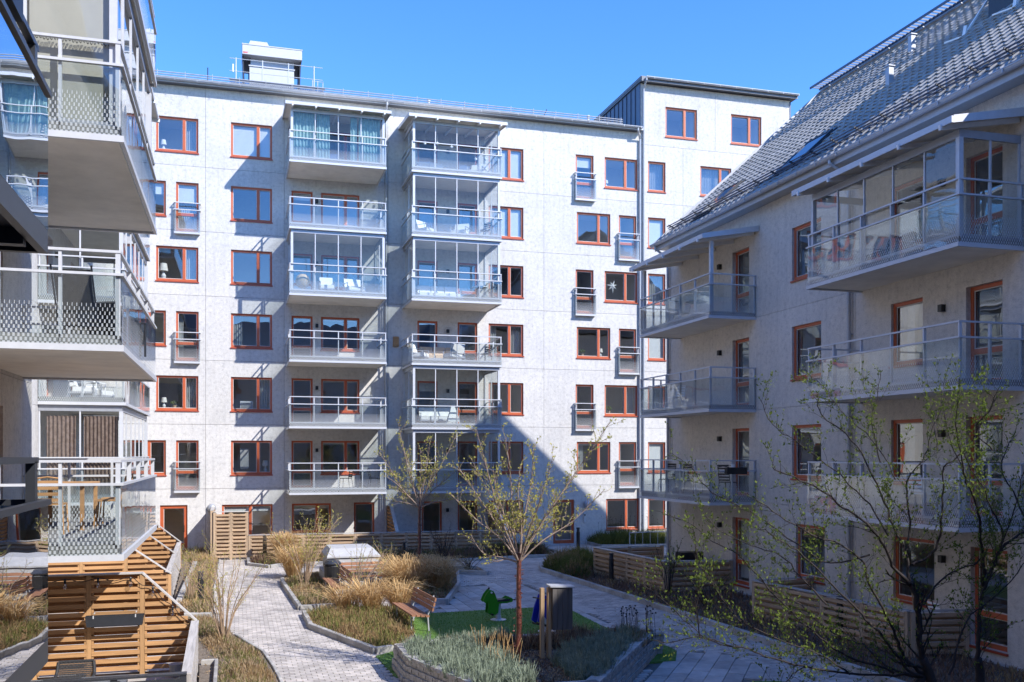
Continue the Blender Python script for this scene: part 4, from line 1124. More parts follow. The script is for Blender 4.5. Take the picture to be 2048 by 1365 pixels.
fence('long low silvery slat fence along the path side of the left terraces', (-1.84,28.5), (-2.06,38.2), 1.0, 1.1, ('capz', 'capz', 'cap'), group=gf)
fence('low silvery slat fence closing the nearest terrace beside the bed', (-.78,20.1), (-.72,15.4), 1.0, 1.1, ('capz', 'capz', 'cap'), group=gf)
fence('dark grey painted low fence at the bottom edge before the rattan chairs', (-3.7,15.2), (-.76,15.3), 1.02, 1.0, ('dark', 'dark', 'dark'), group=gf)
# ================================================================== plants
pr = random.Random(21)
def rv(s=1.): return Vector((pr.gauss(0, s), pr.gauss(0, s), pr.gauss(0, s)))
def leaf(mb, p, d, L, w, m=0):
    """one folded pointed leaf from p along d"""
    d = d.normalized(); a = d.cross(rv()).normalized(); n = d.cross(a)
    e = p + d*L; k = p + d*L*.5
    mb.tri(tuple(p), tuple(k + a*w/2 + n*w*.15), tuple(e), m); mb.tri(tuple(p), tuple(e), tuple(k - a*w/2 + n*w*.15), m)
def bezier_walk(p, d, L, n, wob=.12, lift=.0):
    pts = [p.copy()]; d = d.normalized()
    for k in range(n):
        d = (d + rv(wob) + Vector((0,0,lift))).normalized(); p = p + d*(L/n); pts.append(p.copy())
    return pts
def along(pts, step):
    acc = 0; out = []
    for a, b in zip(pts, pts[1:]):
        a = Vector(a); b = Vector(b); L = (b-a).length; t = step-acc
        while t < L: out.append((a.lerp(b, t/L), (b-a).normalized())); t += step
        acc = (acc+L) % step
    return out
def sprout(wd, lv, pts, r1, step, tl, lf, nleaf, depth=1, up=.35, start=.15, lm=0, tip=True):
    """side twigs with leaf tufts along a limb"""
    pos = along(pts, step); n = len(pos)
    for k, (p, d) in enumerate(pos):
        f = k/max(1, n)
        if f < start: continue
        out = rv(); out = (out - d*out.dot(d)).normalized()
        dd = (d*.75 + out*.8 + Vector((0,0,up))).normalized()
        L = tl*pr.uniform(.35, 1.15)*(1-.4*f)
        tw = bezier_walk(p, dd, L, 4, .14, .06)
        wd.tube(tw, [r1*.75, r1*.65, r1*.5, r1*.4, r1*.3], 4, cap=False)
        if depth > 0 and L > tl*.55: sprout(wd, lv, tw, r1*.6, step*.8, tl*.45, lf, nleaf, depth-1, up, .25, lm)
        for q, dq in along(tw, lf*1.5) + [(tw[-1], (tw[-1]-tw[-2]).normalized())]:
            if pr.random() < .78:
                for j in range(pr.randint(max(1, nleaf-2), nleaf)):
                    leaf(lv, q, (dq*.5 + rv(.55) + Vector((0,0,.35))), lf*pr.uniform(.55, 1.1), lf*.46, lm)
    if tip:
        q = Vector(pts[-1]); d = (q-Vector(pts[-2])).normalized()
        for j in range(nleaf+1): leaf(lv, q, d+rv(.4), lf, lf*.36, lm)

def smooth_pts(pts, n=4):
    P = [Vector(p) for p in pts]; out = []
    for i in range(len(P)-1):
        a = P[max(i-1,0)]; b = P[i]; c = P[i+1]; d = P[min(i+2, len(P)-1)]
        for k in range(n):
            t = k/n
            out.append(.5*((2*b)+(c-a)*t+(2*a-5*b+4*c-d)*t*t+(3*b-a-3*c+d)*t*t*t))
    out.append(P[-1]); return out

# two slim trees with shiny red bark and the first yellowish leaves
def slim_tree(label, base, crotch, limbs, rt, lfs, step, tl, seed, stake=False, depth=1, nl=4):
    global pr
    pr = random.Random(seed)
    t = thing('ornamental_tree', label, 'tree', base, 0, 'young trees with red bark')
    B = Vector(base); top = Vector(crotch)-B
    tr = MB(); pts = [Vector((0,0,-.1)), Vector((.02,0,.3)), top*.35+Vector((.03,.01,0)), top*.7, top, top+Vector((0,0,.12))]
    pts = smooth_pts(pts, 5)
    rad = [rt*(1.18-.45*k/len(pts))*(1+.10*pr.uniform(-1,1)) for k in range(len(pts))]
    tr.tube(pts, rad, 9)
    ob('trunk', tr, t, mats=M['barkred'], smooth=True)
    pe = MB()                                                       # curls of peeling bark
    for k in range(110):
        z = pr.uniform(.05, .95)*top.z; a = pr.uniform(0, 6.28); c = top*(z/top.z)
        p = c + Vector((math.cos(a), math.sin(a), 0))*rt*.95
        d = Vector((math.cos(a+.9), math.sin(a+.9), pr.uniform(-.3,.3)))
        leaf(pe, p, d, pr.uniform(.03,.08), pr.uniform(.02,.05))
    ob('peeling_bark', pe, t, mats=M['barkred'])
    wd, lv = MB(), MB()
    right = Vector((.96,-.279,0)); fwd = Vector((.279,.96,0))
    for pl in limbs:
        pts = [top*.96]
        dep = pr.uniform(-.9, .9)
        for k, (dx, dz_) in enumerate(pl):
            f = (k+1)/len(pl)
            pts.append(top + right*dx + Vector((0,0,dz_)) + fwd*dep*f*min(1, abs(pl[-1][1])) + rv(.02))
        sp_ = smooth_pts(pts, 4)
        r0 = rt*.42
        wd.tube(sp_, [r0*(1-.82*k/len(sp_)) for k in range(len(sp_))], 6, cap=False)
        sprout(wd, lv, sp_, r0*.34, step, tl, lfs, nl, depth, .3, .16)
    ob('branches', wd, t, mats=M['barkgrey'], smooth=True)
    tag(ob('leaves', lv, t, mats=M['leafy']), kind='stuff')
    return t
L1 = [[(-.35,.45),(-.85,1.15),(-1.22,1.75)], [(-.3,.7),(-.6,1.6),(-.85,2.45)], [(-.12,.8),(-.2,1.6),(-.26,2.35)], [(.08,.8),(.2,1.5),(.27,2.15)], [(.22,.65),(.45,1.3),(.66,1.95)],
      [(.45,.7),(1.0,1.5),(1.75,2.65)], [(.45,.35),(1.0,.75),(1.62,1.3)], [(.3,.5),(.75,1.1),(1.22,1.72)], [(-.3,.02),(-.62,.12),(-.93,.42)], [(-.35,.35),(-.85,.75),(-1.32,1.2)],
      [(.03,.6),(-.06,1.2),(.02,1.75)], [(-.2,.6),(-.42,1.2),(-.52,1.75)], [(.2,.4),(.55,.65),(.95,.78)], [(-.22,.0),(-.4,-.08),(-.5,-.02)], [(-.15,.5),(-.45,1.0),(-.95,1.95)], [(.2,.6),(.36,1.05),(.44,1.5)]]
slim_tree('slim red barked tree with yellow green leaves standing in the block planter', (5.16,17.45,.40), (5.2,17.42,2.36), L1, .05, .05, .07, .42, 3, nl=3)
L2 = [[(-.25,.8),(-.5,1.9),(-.67,2.95)], [(-.5,.5),(-.95,1.2),(-1.35,1.95)], [(.35,.7),(.85,1.6),(1.3,2.5)], [(.25,.6),(.5,1.2),(.75,1.8)], [(.5,.12),(1.0,.2),(1.5,.4)], [(-.5,.1),(-1.0,.12),(-1.5,.25)],
      [(0,.8),(-.02,1.4),(.0,2.0)], [(.4,.45),(.9,.9),(1.35,1.3)], [(-.4,.4),(-.8,.8),(-1.15,1.1)], [(.15,.6),(.3,1.6),(.4,2.2)], [(-.15,.6),(-.35,1.3),(-.45,1.9)]]
slim_tree('slim red barked tree in the straw grass bed in front of the glazed balconies', (6.35,34.0,.05), (6.42,34.1,2.5), L2, .065, .068, .09, .55, 5, nl=3)

# the big multi-stemmed tree in the right foreground
BIG = [
 ([(7.37,8.79,1.76),(7.27,8.82,2.1),(7.23,8.83,2.49),(7.2,8.85,2.76),(7.13,8.86,2.92)],0.0716,0.0496),
 ([(7.13,8.86,2.92),(6.89,8.83,3.14),(6.7,8.77,3.4),(6.48,8.73,3.61),(6.16,8.71,3.79),(5.87,8.68,3.99),(5.54,8.67,4.12),(5.28,8.64,4.21)],0.0441,0.011),
 ([(7.13,8.86,2.92),(7.12,8.89,3.22),(7.01,8.94,3.49),(6.89,8.99,3.83),(6.75,9.05,4.2),(6.58,9.12,4.5),(6.26,9.23,4.8),(6.25,9.25,4.98)],0.0386,0.0088),
 ([(7.16,8.85,3.13),(7.31,8.77,3.23),(7.39,8.71,3.41),(7.39,8.68,3.68),(7.38,8.64,3.95),(7.36,8.61,4.2),(7.44,8.55,4.29),(7.54,8.48,4.4),(7.65,8.41,4.6),(7.72,8.35,4.8),(7.8,8.29,5.0)],0.0331,0.0088),
 ([(7.2,8.85,2.76),(7.31,8.87,2.7),(7.53,8.87,2.93),(7.75,8.87,3.05),(7.97,8.86,3.1),(8.17,8.87,3.23)],0.0331,0.011),
 ([(7.08,8.88,3.22),(7.17,8.91,3.49),(7.19,8.97,4.03),(7.28,9.0,4.15),(7.46,9.01,4.33),(7.59,9.04,4.66),(7.74,9.05,4.92)],0.0275,0.0083),
 ([(8.05,8.86,1.7),(8.04,8.86,2.05),(8.05,8.86,2.33),(8.06,8.85,2.63),(8.11,8.84,2.86),(8.23,8.81,3.12),(8.34,8.77,3.33),(8.54,8.71,3.47),(8.72,8.66,3.56)],0.0661,0.0165),
 ([(8.11,8.84,2.86),(7.95,8.7,3.23),(7.81,8.56,3.59),(7.63,8.44,3.82),(7.42,8.32,4.05),(7.24,8.19,4.27),(7.05,8.06,4.65),(6.94,7.91,4.9)],0.0441,0.0088),
 ([(8.23,8.81,3.12),(8.11,8.56,3.49),(7.77,8.37,3.74),(7.5,8.17,3.99),(7.17,7.98,4.19),(6.91,7.77,4.38)],0.0275,0.0077),
 ([(8.59,8.7,3.56),(8.64,8.93,3.83),(8.66,9.17,4.19),(8.92,9.34,4.46),(9.17,9.52,4.56)],0.0275,0.0077),
 ([(7.27,8.82,1.92),(7.03,8.82,2.14),(6.89,8.78,2.36),(6.71,8.75,2.68),(6.51,8.73,2.98),(6.36,8.7,3.26),(6.08,8.7,3.42),(5.79,8.71,3.51),(5.43,8.73,3.71),(5.15,8.74,3.89)],0.0441,0.0099),
 ([(7.27,8.82,1.9),(7.01,8.8,2.03),(6.74,8.79,2.36),(6.5,8.76,2.58),(6.3,8.72,2.75),(5.97,8.72,3.05),(5.62,8.72,3.34),(5.4,8.69,3.46),(5.17,8.66,3.59)],0.0386,0.0099),
 ([(7.29,8.82,1.88),(7.03,9.1,1.96),(6.93,9.33,2.13),(6.85,9.56,2.19),(6.67,9.82,2.32),(6.55,10.07,2.54),(6.41,10.31,2.63),(6.28,10.56,2.78)],0.0331,0.0088),
 ([(7.3,8.82,1.91),(6.97,8.9,1.91),(6.49,9.03,1.94),(6.0,9.16,2.02),(5.65,9.26,2.11),(5.42,9.31,2.21),(5.22,9.36,2.25),(4.84,9.46,2.35),(4.59,9.53,2.29),(4.39,9.57,2.33)],0.0331,0.0077),
 ([(6.71,8.99,3.24),(6.37,9.22,3.14),(6.07,9.45,3.36),(5.81,9.67,3.59),(5.56,9.88,3.77),(5.37,10.08,3.91),(5.18,10.27,4.2),(5.02,10.46,4.37)],0.022,0.0072),
 ([(6.98,8.91,1.95),(6.44,9.05,2.14),(6.07,9.15,2.42),(5.64,9.27,2.86),(5.3,9.36,3.25),(5.09,9.41,3.36),(4.81,9.48,3.57),(4.52,9.55,3.69)],0.0275,0.0072),
 ([(5.25,9.41,2.23),(5.11,9.53,2.26),(4.95,9.66,2.38),(4.7,9.81,2.63),(4.52,9.95,2.81),(4.42,10.06,2.91)],0.0165,0.0066),
 ([(4.92,9.51,2.32),(4.73,9.22,2.69),(4.59,8.92,3.1),(4.4,8.64,3.6)],0.0165,0.0066),
 ([(6.9,8.93,3.46),(6.75,9.04,3.79),(6.53,9.17,4.07),(6.3,9.3,4.29),(6.06,9.44,4.51),(5.85,9.56,4.68),(5.76,9.65,4.97)],0.022,0.0066),
 ([(6.98,8.91,4.07),(6.95,9.13,4.4),(6.76,9.4,4.75),(6.75,9.62,4.9),(6.73,9.84,5.12),(6.66,10.07,5.31)],0.0165,0.0061),
 ([(6.83,8.95,4.26),(6.75,9.0,4.73),(6.82,9.0,4.95),(6.87,9.01,5.24)],0.0165,0.0061),
 ([(7.43,8.78,4.4),(7.56,8.97,4.74),(7.8,9.14,4.98),(7.98,9.32,5.24)],0.0165,0.0061),
 ([(7.71,8.7,4.12),(7.62,8.89,4.74),(7.87,8.98,4.97),(8.03,9.1,5.13)],0.0165,0.0061),
 ([(8.01,8.61,4.4),(7.52,8.33,4.61),(7.36,7.95,4.8),(7.14,7.59,4.99)],0.0165,0.0061),
 ([(6.26,9.12,2.68),(6.06,9.33,3.0),(5.92,9.52,3.21),(5.67,9.74,3.31),(5.41,9.97,3.47),(5.25,10.16,3.73)],0.022,0.0066),
 ([(7.56,8.74,1.92),(7.78,8.76,2.46),(8.22,8.72,2.83),(8.61,8.7,3.16)],0.0275,0.0083),
 ([(7.88,8.65,2.75),(7.95,8.43,3.32),(7.96,8.24,3.81),(7.91,8.06,4.29)],0.022,0.0072),
 ([(6.5,9.05,1.93),(6.03,8.91,2.2),(5.47,8.8,2.41),(4.94,8.68,2.66),(4.57,8.51,3.01),(4.28,8.32,3.28)],0.022,0.0066),
 ([(6.03,9.18,2.01),(6.11,9.51,1.87),(6.19,9.85,1.67),(6.21,10.2,1.44)],0.0165,0.0066)]
pr = random.Random(8)
bt = thing('spreading_tree', 'big dark multi-stemmed tree with pointed new leaves in the right foreground', 'tree', (7.19, 8.85, 0))
O = Vector((7.19, 8.85, 0))
wd, lv, tk = MB(), MB(), MB()
tk.tube(smooth_pts([(0,0,-.2),(.01,.0,.7),(-.02,.02,1.4),tuple(Vector(BIG[0][0][0])-O),tuple(Vector(BIG[0][0][1])-O)], 4), [.085-.0024*k for k in range(17)], 10)
tk.tube(smooth_pts([(.05,0,.2),(.35,-.05,1.0),tuple(Vector(BIG[6][0][0])-O),tuple(Vector(BIG[6][0][1])-O)], 4), [.068-.002*k for k in range(13)], 8)
for k in (14, 15, 16, 17):                                     # low limbs leave the stem below the frame
    q = Vector(BIG[[10,11,12,13][k-14]][0][0])-O
    tk.tube([Vector((0,0,1.3)), Vector((.0,.02,1.75)), q], [.05,.038,.026], 7)
ob('trunk', tk, bt, mats=M['bark'], smooth=True)
for P, r0, r1 in BIG:
    pts = smooth_pts([Vector(p)-O for p in P], 4); n = len(pts)
    pts = [p + rv(.008) for p in pts]
    wd.tube(pts, [(r0+(r1-r0)*(k/n)**.6)*.52 for k in range(n)], 7, cap=False)
    sprout(wd, lv, pts, max(.0036, r1*.45), .06, .48, .042, 2, 1, .3, .05)
ob('branches', wd, bt, mats=M['bark'], smooth=True)
tag(ob('leaves', lv, bt, mats=M['leafg']), kind='stuff')

# bare multi-stem shrubs with buds
def bud_shrub(label, base, h, spr, n, seed, bark, leafm, lf=.04, den=1., name='budding_shrub', grp='budding shrubs between the paths'):
    global pr
    pr = random.Random(seed)
    t = thing(name, label, 'shrub', base, 0, grp); wd, lv = MB(), MB()
    for k in range(n):
        a = pr.uniform(0, 6.28); s = spr*math.sqrt(pr.uniform(.02, 1)); L = h*pr.uniform(.72, 1.02)*(1-.15*s/spr)
        p = Vector((math.cos(a)*.05, math.sin(a)*.05, -.03)); e = Vector((math.cos(a)*s, math.sin(a)*s, L))
        m1 = Vector((math.cos(a)*s*.3, math.sin(a)*s*.3, L*.45)) + rv(.03)
        pts = smooth_pts([p, m1, m1.lerp(e, .5)+rv(.03), e], 4)
        r0 = .012+.006*pr.random(); nn = len(pts)
        wd.tube(pts, [r0*(1-.75*q/nn) for q in range(nn)], 5, cap=False)
        sprout(wd, lv, pts, r0*.36, .16/den, h*.22, lf, 2, 1, .5, .22)
    ob('stems', wd, t, mats=bark); tag(ob('buds', lv, t, mats=leafm), kind='stuff')
    return t
bud_shrub('tall bare shrub with tiny buds beside the sunny path on the left', (-.26,23.0,.03), 2.35, 1.05, 17, 31, M['barktan'], M['leafy'], .035)
bud_shrub('tan bare shrub with yellow buds in front of the low far fence', (2.15,31.4,.05), 2.6, 1.25, 20, 32, M['barktan'], M['leafy'], .05)
bud_shrub('dark stemmed bare shrub in front of the pale concrete housing', (3.25,27.0,.05), 1.9, .95, 13, 33, M['barkgrey'], M['leafy'], .04)
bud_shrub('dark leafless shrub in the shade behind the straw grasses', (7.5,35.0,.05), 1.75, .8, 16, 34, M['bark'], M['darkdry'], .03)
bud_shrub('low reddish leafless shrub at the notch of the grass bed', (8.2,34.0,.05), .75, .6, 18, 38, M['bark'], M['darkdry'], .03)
bud_shrub('young shrub with green leaves before the shaded corner fence', (12.75,26.7,.04), 1.8, .6, 9, 35, M['bark'], M['leafg'], .055)
bud_shrub('light green shrub to the right of the pale concrete housing', (5.15,33.6,.05), 1.25, .7, 26, 36, M['barktan'], M['hedge'], .05, 1.4)
bud_shrub('thin pale shrub beside the left bollard lamp', (-1.3,29.5,.03), 1.7, .6, 12, 37, M['barktan'], M['leafy'], .035)
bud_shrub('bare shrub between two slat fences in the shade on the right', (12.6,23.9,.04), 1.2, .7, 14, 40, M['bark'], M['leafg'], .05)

# straw coloured ornamental grasses
def straw(label, base, h, w, n, seed):
    r = random.Random(seed); mb = MB()
    for k in range(n):
        a = r.uniform(0, 6.28); rad = w*math.sqrt(r.random()); L = h*r.uniform(.6, 1.1)
        p0 = Vector((math.cos(a)*rad*.3, math.sin(a)*rad*.3, 0)); a2 = a+r.gauss(0,.5)
        dx = Vector((math.cos(a2), math.sin(a2), 0)); b = rad*r.uniform(.8,1.6)+.05
        p1 = p0+dx*b*.35+Vector((0,0,L*.6)); p2 = p0+dx*b*.8+Vector((0,0,L*.92)); p3 = p0+dx*b*1.35+Vector((0,0,L*r.uniform(.72,.98)))
        s = Vector((-dx.y, dx.x, 0))*.006 + Vector((r.uniform(-.003,.003),)*3)
        mb.quad(tuple(p0-s),tuple(p0+s),tuple(p1+s),tuple(p1-s)); mb.quad(tuple(p1-s),tuple(p1+s),tuple(p2+s*.8),tuple(p2-s*.8)); mb.tri(tuple(p2-s*.8),tuple(p2+s*.8),tuple(p3))
    return tag(ob('straw_grass', mb, loc=base, mats=M['straw']), label, 'grass clump', 'straw coloured grass clumps')
straw('largest straw grass clump at the corner of the plaza bed', (5.15,28.9,.05), 1.2, .75, 1100, 1)
straw('straw grass clump at the plaza kerb right of a black bollard', (6.1,29.4,.05), 1.1, .68, 950, 2)
straw('straw grass clump against the far low fence beside a black bollard', (1.9,39.3,.05), 1.2, .55, 800, 3)
straw('straw grass clump at the foot of the tan bare shrub', (1.95,34.2,.05), 1.1, .6, 700, 4)
straw('loose straw clump behind the first bench', (3.55,26.0,.05), .9, .65, 420, 5)
straw('loose straw clump nearest the dark stemmed shrub', (2.9,26.4,.05), .75, .6, 320, 6)
straw('small straw clump between the bin and the heather bed', (4.35,26.0,.05), .85, .6, 380, 7)
straw('straw grass clump next to the second bench', (4.95,30.6,.05), .9, .6, 420, 8)

# ground cover: thousands of small twigs, one object per bed
def cover(label_unused, polys, n, h, mats, seed, w=.012, lean=.5, mound=None, z0=.03, mixf=None, twig=1):
    r = random.Random(seed); mb = MB()
    for k in range(n):
        poly = polys[k % len(polys)] if isinstance(polys[0], list) else polys
        x, y = rnd_poly(poly, r)
        e = min(1, edge_dist((x, y), poly)/.35)
        g = mnoise.noise(Vector((x*1.1, y*1.1, seed)))*.5+.5
        if r.random() > .35+.9*g: continue
        hh = h*r.uniform(.45, 1.05)*(.45+.55*e)*(.55+.75*g)
        for q in range(twig):
            d = Vector((r.gauss(0, lean), r.gauss(0, lean), 1)).normalized()*hh*r.uniform(.7,1)
            p = Vector((x, y, z0)); s = Vector((r.gauss(0,1), r.gauss(0,1), 0)).normalized()*w
            mi = 0
            if len(mats) > 1:
                f = mnoise.noise(Vector((x*.9+7, y*.9, seed*3)))*.9+.5+r.uniform(-.3,.3); mi = min(len(mats)-1, max(0, int(f*len(mats))))
            m = p+d*.55
            mb.quad(tuple(p-s*.6),tuple(p+s*.6),tuple(m+s),tuple(m-s),mi); mb.tri(tuple(m-s),tuple(m+s),tuple(p+d),mi)
            for j in range(2):
                dd = (d.normalized()+rv(.5)).normalized()*hh*.3; b = p+d*r.uniform(.35,.85)
                mb.tri(tuple(b-s*.7),tuple(b+s*.7),tuple(b+dd),mi)
    return tag(ob('ground_cover', mb, mats=[M[m] for m in mats]), kind='stuff')
cover('', BED2, 9000, .42, ['heather','heatherg','heather'], 51, .009)
cover('', [BED1[:6]+[(2.2,34.0)], [(4.62,28.2),(4.82,27.5),(5.85,27.2),(7.0,30.6),(7.6,33.6),(4.7,34.6)]], 9000, .38, ['heatherg','dryplant','heather'], 52, .010)
cover('', [(-.72,40.8),(-.75,32),(-.66,26.9),(-1.0,26.7),(-1.6,28.6),(-1.4,38.4),(-2.6,43.3),(-1.1,43.3)], 8000, .55, ['dryplant','heatherg','dryplant','straw'], 53, .009)
cover('', [(-.62,26.4),(-.05,23.4),(.5,21.4),(.72,18.7),(.78,15.5),(-.28,15.5),(-.32,20.6),(-1.0,24.2),(-1.4,26.4)], 11000, .30, ['dryplant','heatherg','dryplant','heather'], 54, .007)
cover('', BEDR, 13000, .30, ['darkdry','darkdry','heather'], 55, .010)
cover('', [(11.0,33.7),(11.15,31.3),(11.8,31.0),(12.3,33.0),(14.0,33.6),(13.5,35.5),(12.5,36.3),(11.6,35.2)], 12000, .85, ['hedge','hedge','heather'], 56, .011, .35)
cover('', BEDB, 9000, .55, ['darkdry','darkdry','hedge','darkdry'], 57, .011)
cover('', [(10.6,38.4),(12.8,38.6),(13.0,40.1),(10.6,40.2)], 5000, .85, ['hedge','darkdry'], 58, .011)
cover('', BEDW, 9000, .85, ['hedge','hedge','heatherg'], 59, .012, .3)
# planter: lavender at both front corners, dark dry perennials between
def tufted(polys, n, h, mat, seed, blades=16, w=.0055, lean=.45, z0=.4, fl=None):
    r = random.Random(seed); mb = MB()
    for k in range(n):
        poly = polys; x, y = rnd_poly(poly, r); hh = h*r.uniform(.6, 1.15)
        for q in range(blades):
            a = r.uniform(0, 6.28); l = abs(r.gauss(0, lean)); d = Vector((math.cos(a)*l, math.sin(a)*l, 1)).normalized()*hh*r.uniform(.6,1)
            p = Vector((x+r.gauss(0,.03), y+r.gauss(0,.03), z0)); s = Vector((r.gauss(0,1), r.gauss(0,1), 0)).normalized()*w
            m = p+d*.6+Vector((0,0,.02))
            mb.quad(tuple(p-s),tuple(p+s),tuple(m+s),tuple(m-s)); mb.tri(tuple(m-s),tuple(m+s),tuple(p+d))
            for j in range(3):
                b = p+d*r.uniform(.3,.9); dd = (d.normalized()*.8+Vector((r.gauss(0,.6),r.gauss(0,.6),.2))).normalized()*.055
                mb.tri(tuple(b-s),tuple(b+s),tuple(b+dd))
    return mb
tag(ob('lavender', tufted([(3.2,18.9),(3.9,19.15),(4.55,18.6),(4.9,17.6),(4.9,15.2),(3.9,15.2),(3.2,17.8)], 330, .42, M['lav'], 61), mats=M['lav']), kind='stuff')
tag(ob('lavender', tufted([(6.2,17.6),(7.2,18.6),(8.3,18.9),(7.2,17.1),(6.1,15.4),(5.6,15.4),(5.7,16.8)], 330, .40, M['lav'], 62), mats=M['lav']), kind='stuff')
tag(ob('lavender', tufted([(4.4,19.2),(5.5,19.3),(5.3,18.9),(4.5,18.9)], 60, .38, M['lav'], 66), mats=M['lav']), kind='stuff')
cover('', [(3.9,19.3),(8.5,19.15),(8.3,18.6),(6.2,18.2),(5.0,18.4)], 4200, .50, ['darkdry','dryplant','darkdry'], 63, .007, .3, z0=.4)
cover('', [(7.6,19.2),(8.75,19.1),(8.0,17.95),(7.4,18.4)], 2600, .45, ['darkdry','heatherg','dryplant'], 64, .007, .35, z0=.4)
cover('', [(4.6,18.5),(6.0,18.2),(5.9,15.2),(4.9,15.2)], 2600, .10, ['darkdry','dryplant'], 65, .012, 1.6, z0=.4)
r = random.Random(70); mb = MB()                                         # dry upright stalks and seed heads
for k in range(34):
    x, y = r.uniform(4.5,5.0), r.uniform(16.6,18.2); h = r.uniform(.35,.7); dx = r.gauss(0,.09)
    mb.tube([(x,y,.4),(x+dx*.5,y,.4+h*.6),(x+dx,y+.02,.4+h)], [.006,.005,.004], 4)
ob_ = tag(ob('dry_stalks', mb, mats=M['straw']), kind='stuff')
mb = MB()
for (px0, px1, py0, py1, z0, n, h) in ((7.9,8.8,18.7,19.15,.4,34,.62), (16.6,20,42.2,43.2,.05,30,1.25)):
    for k in range(n):
        x, y = r.uniform(px0,px1), r.uniform(py0,py1); hh = h*r.uniform(.75,1.1)
        mb.tube([(x,y,z0),(x+r.gauss(0,.04),y,z0+hh)], [.005,.004], 4); mb.lathe([(.004,0),(.022,.012),(.016,.03),(.003,.036)], 6, (x,y,z0+hh-.01))
tag(ob('seed_heads', mb, mats=M['black']), kind='stuff')
# turf blades
r = random.Random(71); mb = MB()
for k in range(26000):
    x, y = rnd_poly(TURF, r)
    if inpoly((x, y), PLANTER): continue
    d = Vector((r.gauss(0,.012), r.gauss(0,.012), r.uniform(.018,.034))); s = Vector((r.gauss(0,1), r.gauss(0,1), 0)).normalized()*.006
    p = Vector((x, y, .011)); mb.tri(tuple(p-s), tuple(p+s), tuple(p+d))
tag(ob('turf_blades', mb, mats=M['turfblade']), kind='stuff')
# leaf litter on the beds
mb = MB()
for poly, n, z in ((BEDL, 1500, .035), (BEDR, 1500, .035), (BED2, 400, .05), (BED1, 800, .05), ([(3.2,18.8),(8.5,19),(7,16.9),(5.8,15.2),(4,15.2)], 2200, .405)):
    for k in range(n):
        x, y = rnd_poly(poly, r); leaf(mb, Vector((x, y, z+.004)), Vector((r.gauss(0,1), r.gauss(0,1), r.uniform(0,.4))), r.uniform(.03,.07), r.uniform(.015,.035))
tag(ob('leaf_litter', mb, mats=M['dryplant']), kind='stuff')
# ================================================================== things standing in the court
def bench(label, loc, rz, L=2.1):
    t = thing('park_bench', label, 'bench', loc, rz, 'wooden slat benches')
    sl = cached(('bsl', L), lambda: MB().box(-L/2,-.045,-.02,L/2,.045,.02).mesh('slat', M['teak']))
    for k in range(4): ob('seat_slat', sl, t, (0, -.23+.115*k, .44-.012*k))
    for k in range(3): ob('back_slat', sl, t, (0, .25+.03*k, .56+.115*k), (R(76),0,0))
    for x in (-L*.36, L*.36):
        mb = MB(); mb.bar((x,-.22,0),(x,-.22,.42),.05,.03); mb.bar((x,.22,0),(x,.19,.40),.05,.03); mb.bar((x,-.26,.405),(x,.22,.37),.05,.03); mb.bar((x,.19,.37),(x,.345,.86),.04,.03,up=(0,1,0))
        ob('leg_frame', mb, t, mats=M['gutter'])
    return t
bench('wooden slat bench at the edge of the green turf', (4.28,23.75,.02), R(-90)+R(4))
bench('wooden slat bench seen from behind among bare shrubs', (2.95,29.2,.02), R(-90)+R(3), 2.3)
bench('wooden slat bench in front of the pale concrete housing', (3.9,30.75,.02), 0, 1.5)
hb = thing('concrete_housing', 'pale concrete housing with sloping lid standing behind the benches', 'housing', (3.72,32.3,0))
mb = MB(); mb.box(-.93,-1.0,0,.93,1.3,.45); ob('base', mb, hb, mats=M['stone'])
mb = MB(); mb.box(-.82,-.9,.46,.82,1.2,.96); ob('body', mb, hb, mats=M['stone'])
mb = MB(); a = [(-.87,-.95),(.87,-.95),(.87,1.25),(-.87,1.25)]; b = [(-.72,-.45),(.68,-.45),(.68,1.0),(-.72,1.0)]
mb.v = [(x,y,.97) for x,y in a]+[(x,y,1.02) for x,y in a]+[(x,y,1.24) for x,y in b]
for i in range(4):
    j = (i+1) % 4; mb.f += [(i,j,4+j,4+i),(4+i,4+j,8+j,8+i)]
mb.f += [(8,9,10,11),(3,2,1,0)]; mb.m = [0]*len(mb.f); ob('lid', mb, hb, mats=M['stone'])
bn = thing('litter_bin', 'dark round litter bin between the bench and the pale housing', 'bin', (2.98,30.95,.02))
mb = MB(); mb.lathe([(.2,0),(.24,.05),(.26,.75),(.24,.78)], 18); ob('body', mb, bn, mats=M['black'], smooth=False)
mb = MB(); mb.lathe([(.28,.80),(.29,.84),(.2,.93),(.02,.95)], 18); ob('lid', mb, bn, mats=M['dark'])
mb = MB(); [mb.bar((x,-.05,.74),(x,-.05,.84),.03,.03) for x in (-.2,.2)]; ob('lid_support', mb, bn, mats=M['dark'])
def bollard(label, loc, h=1.0):
    t = thing('bollard_lamp', label, 'bollard lamp', loc, rng.uniform(0,1), 'black bollard lamps')
    ob('post', cached(('bol',h), lambda: MB().lathe([(.085,0),(.085,h-.2)], 14).mesh('post', M['black'])), t)
    ob('lamp_head', cached(('bolh',h), lambda: MB().lathe([(.07,h-.2),(.07,h-.06),(.09,h-.05),(.09,h)], 14).mesh('lamp_head', M['dark'])), t)
    ob('base_plate', cached('bolb', lambda: MB().lathe([(.12,0),(.12,.015)], 14).mesh('base_plate', M['dark'])), t)
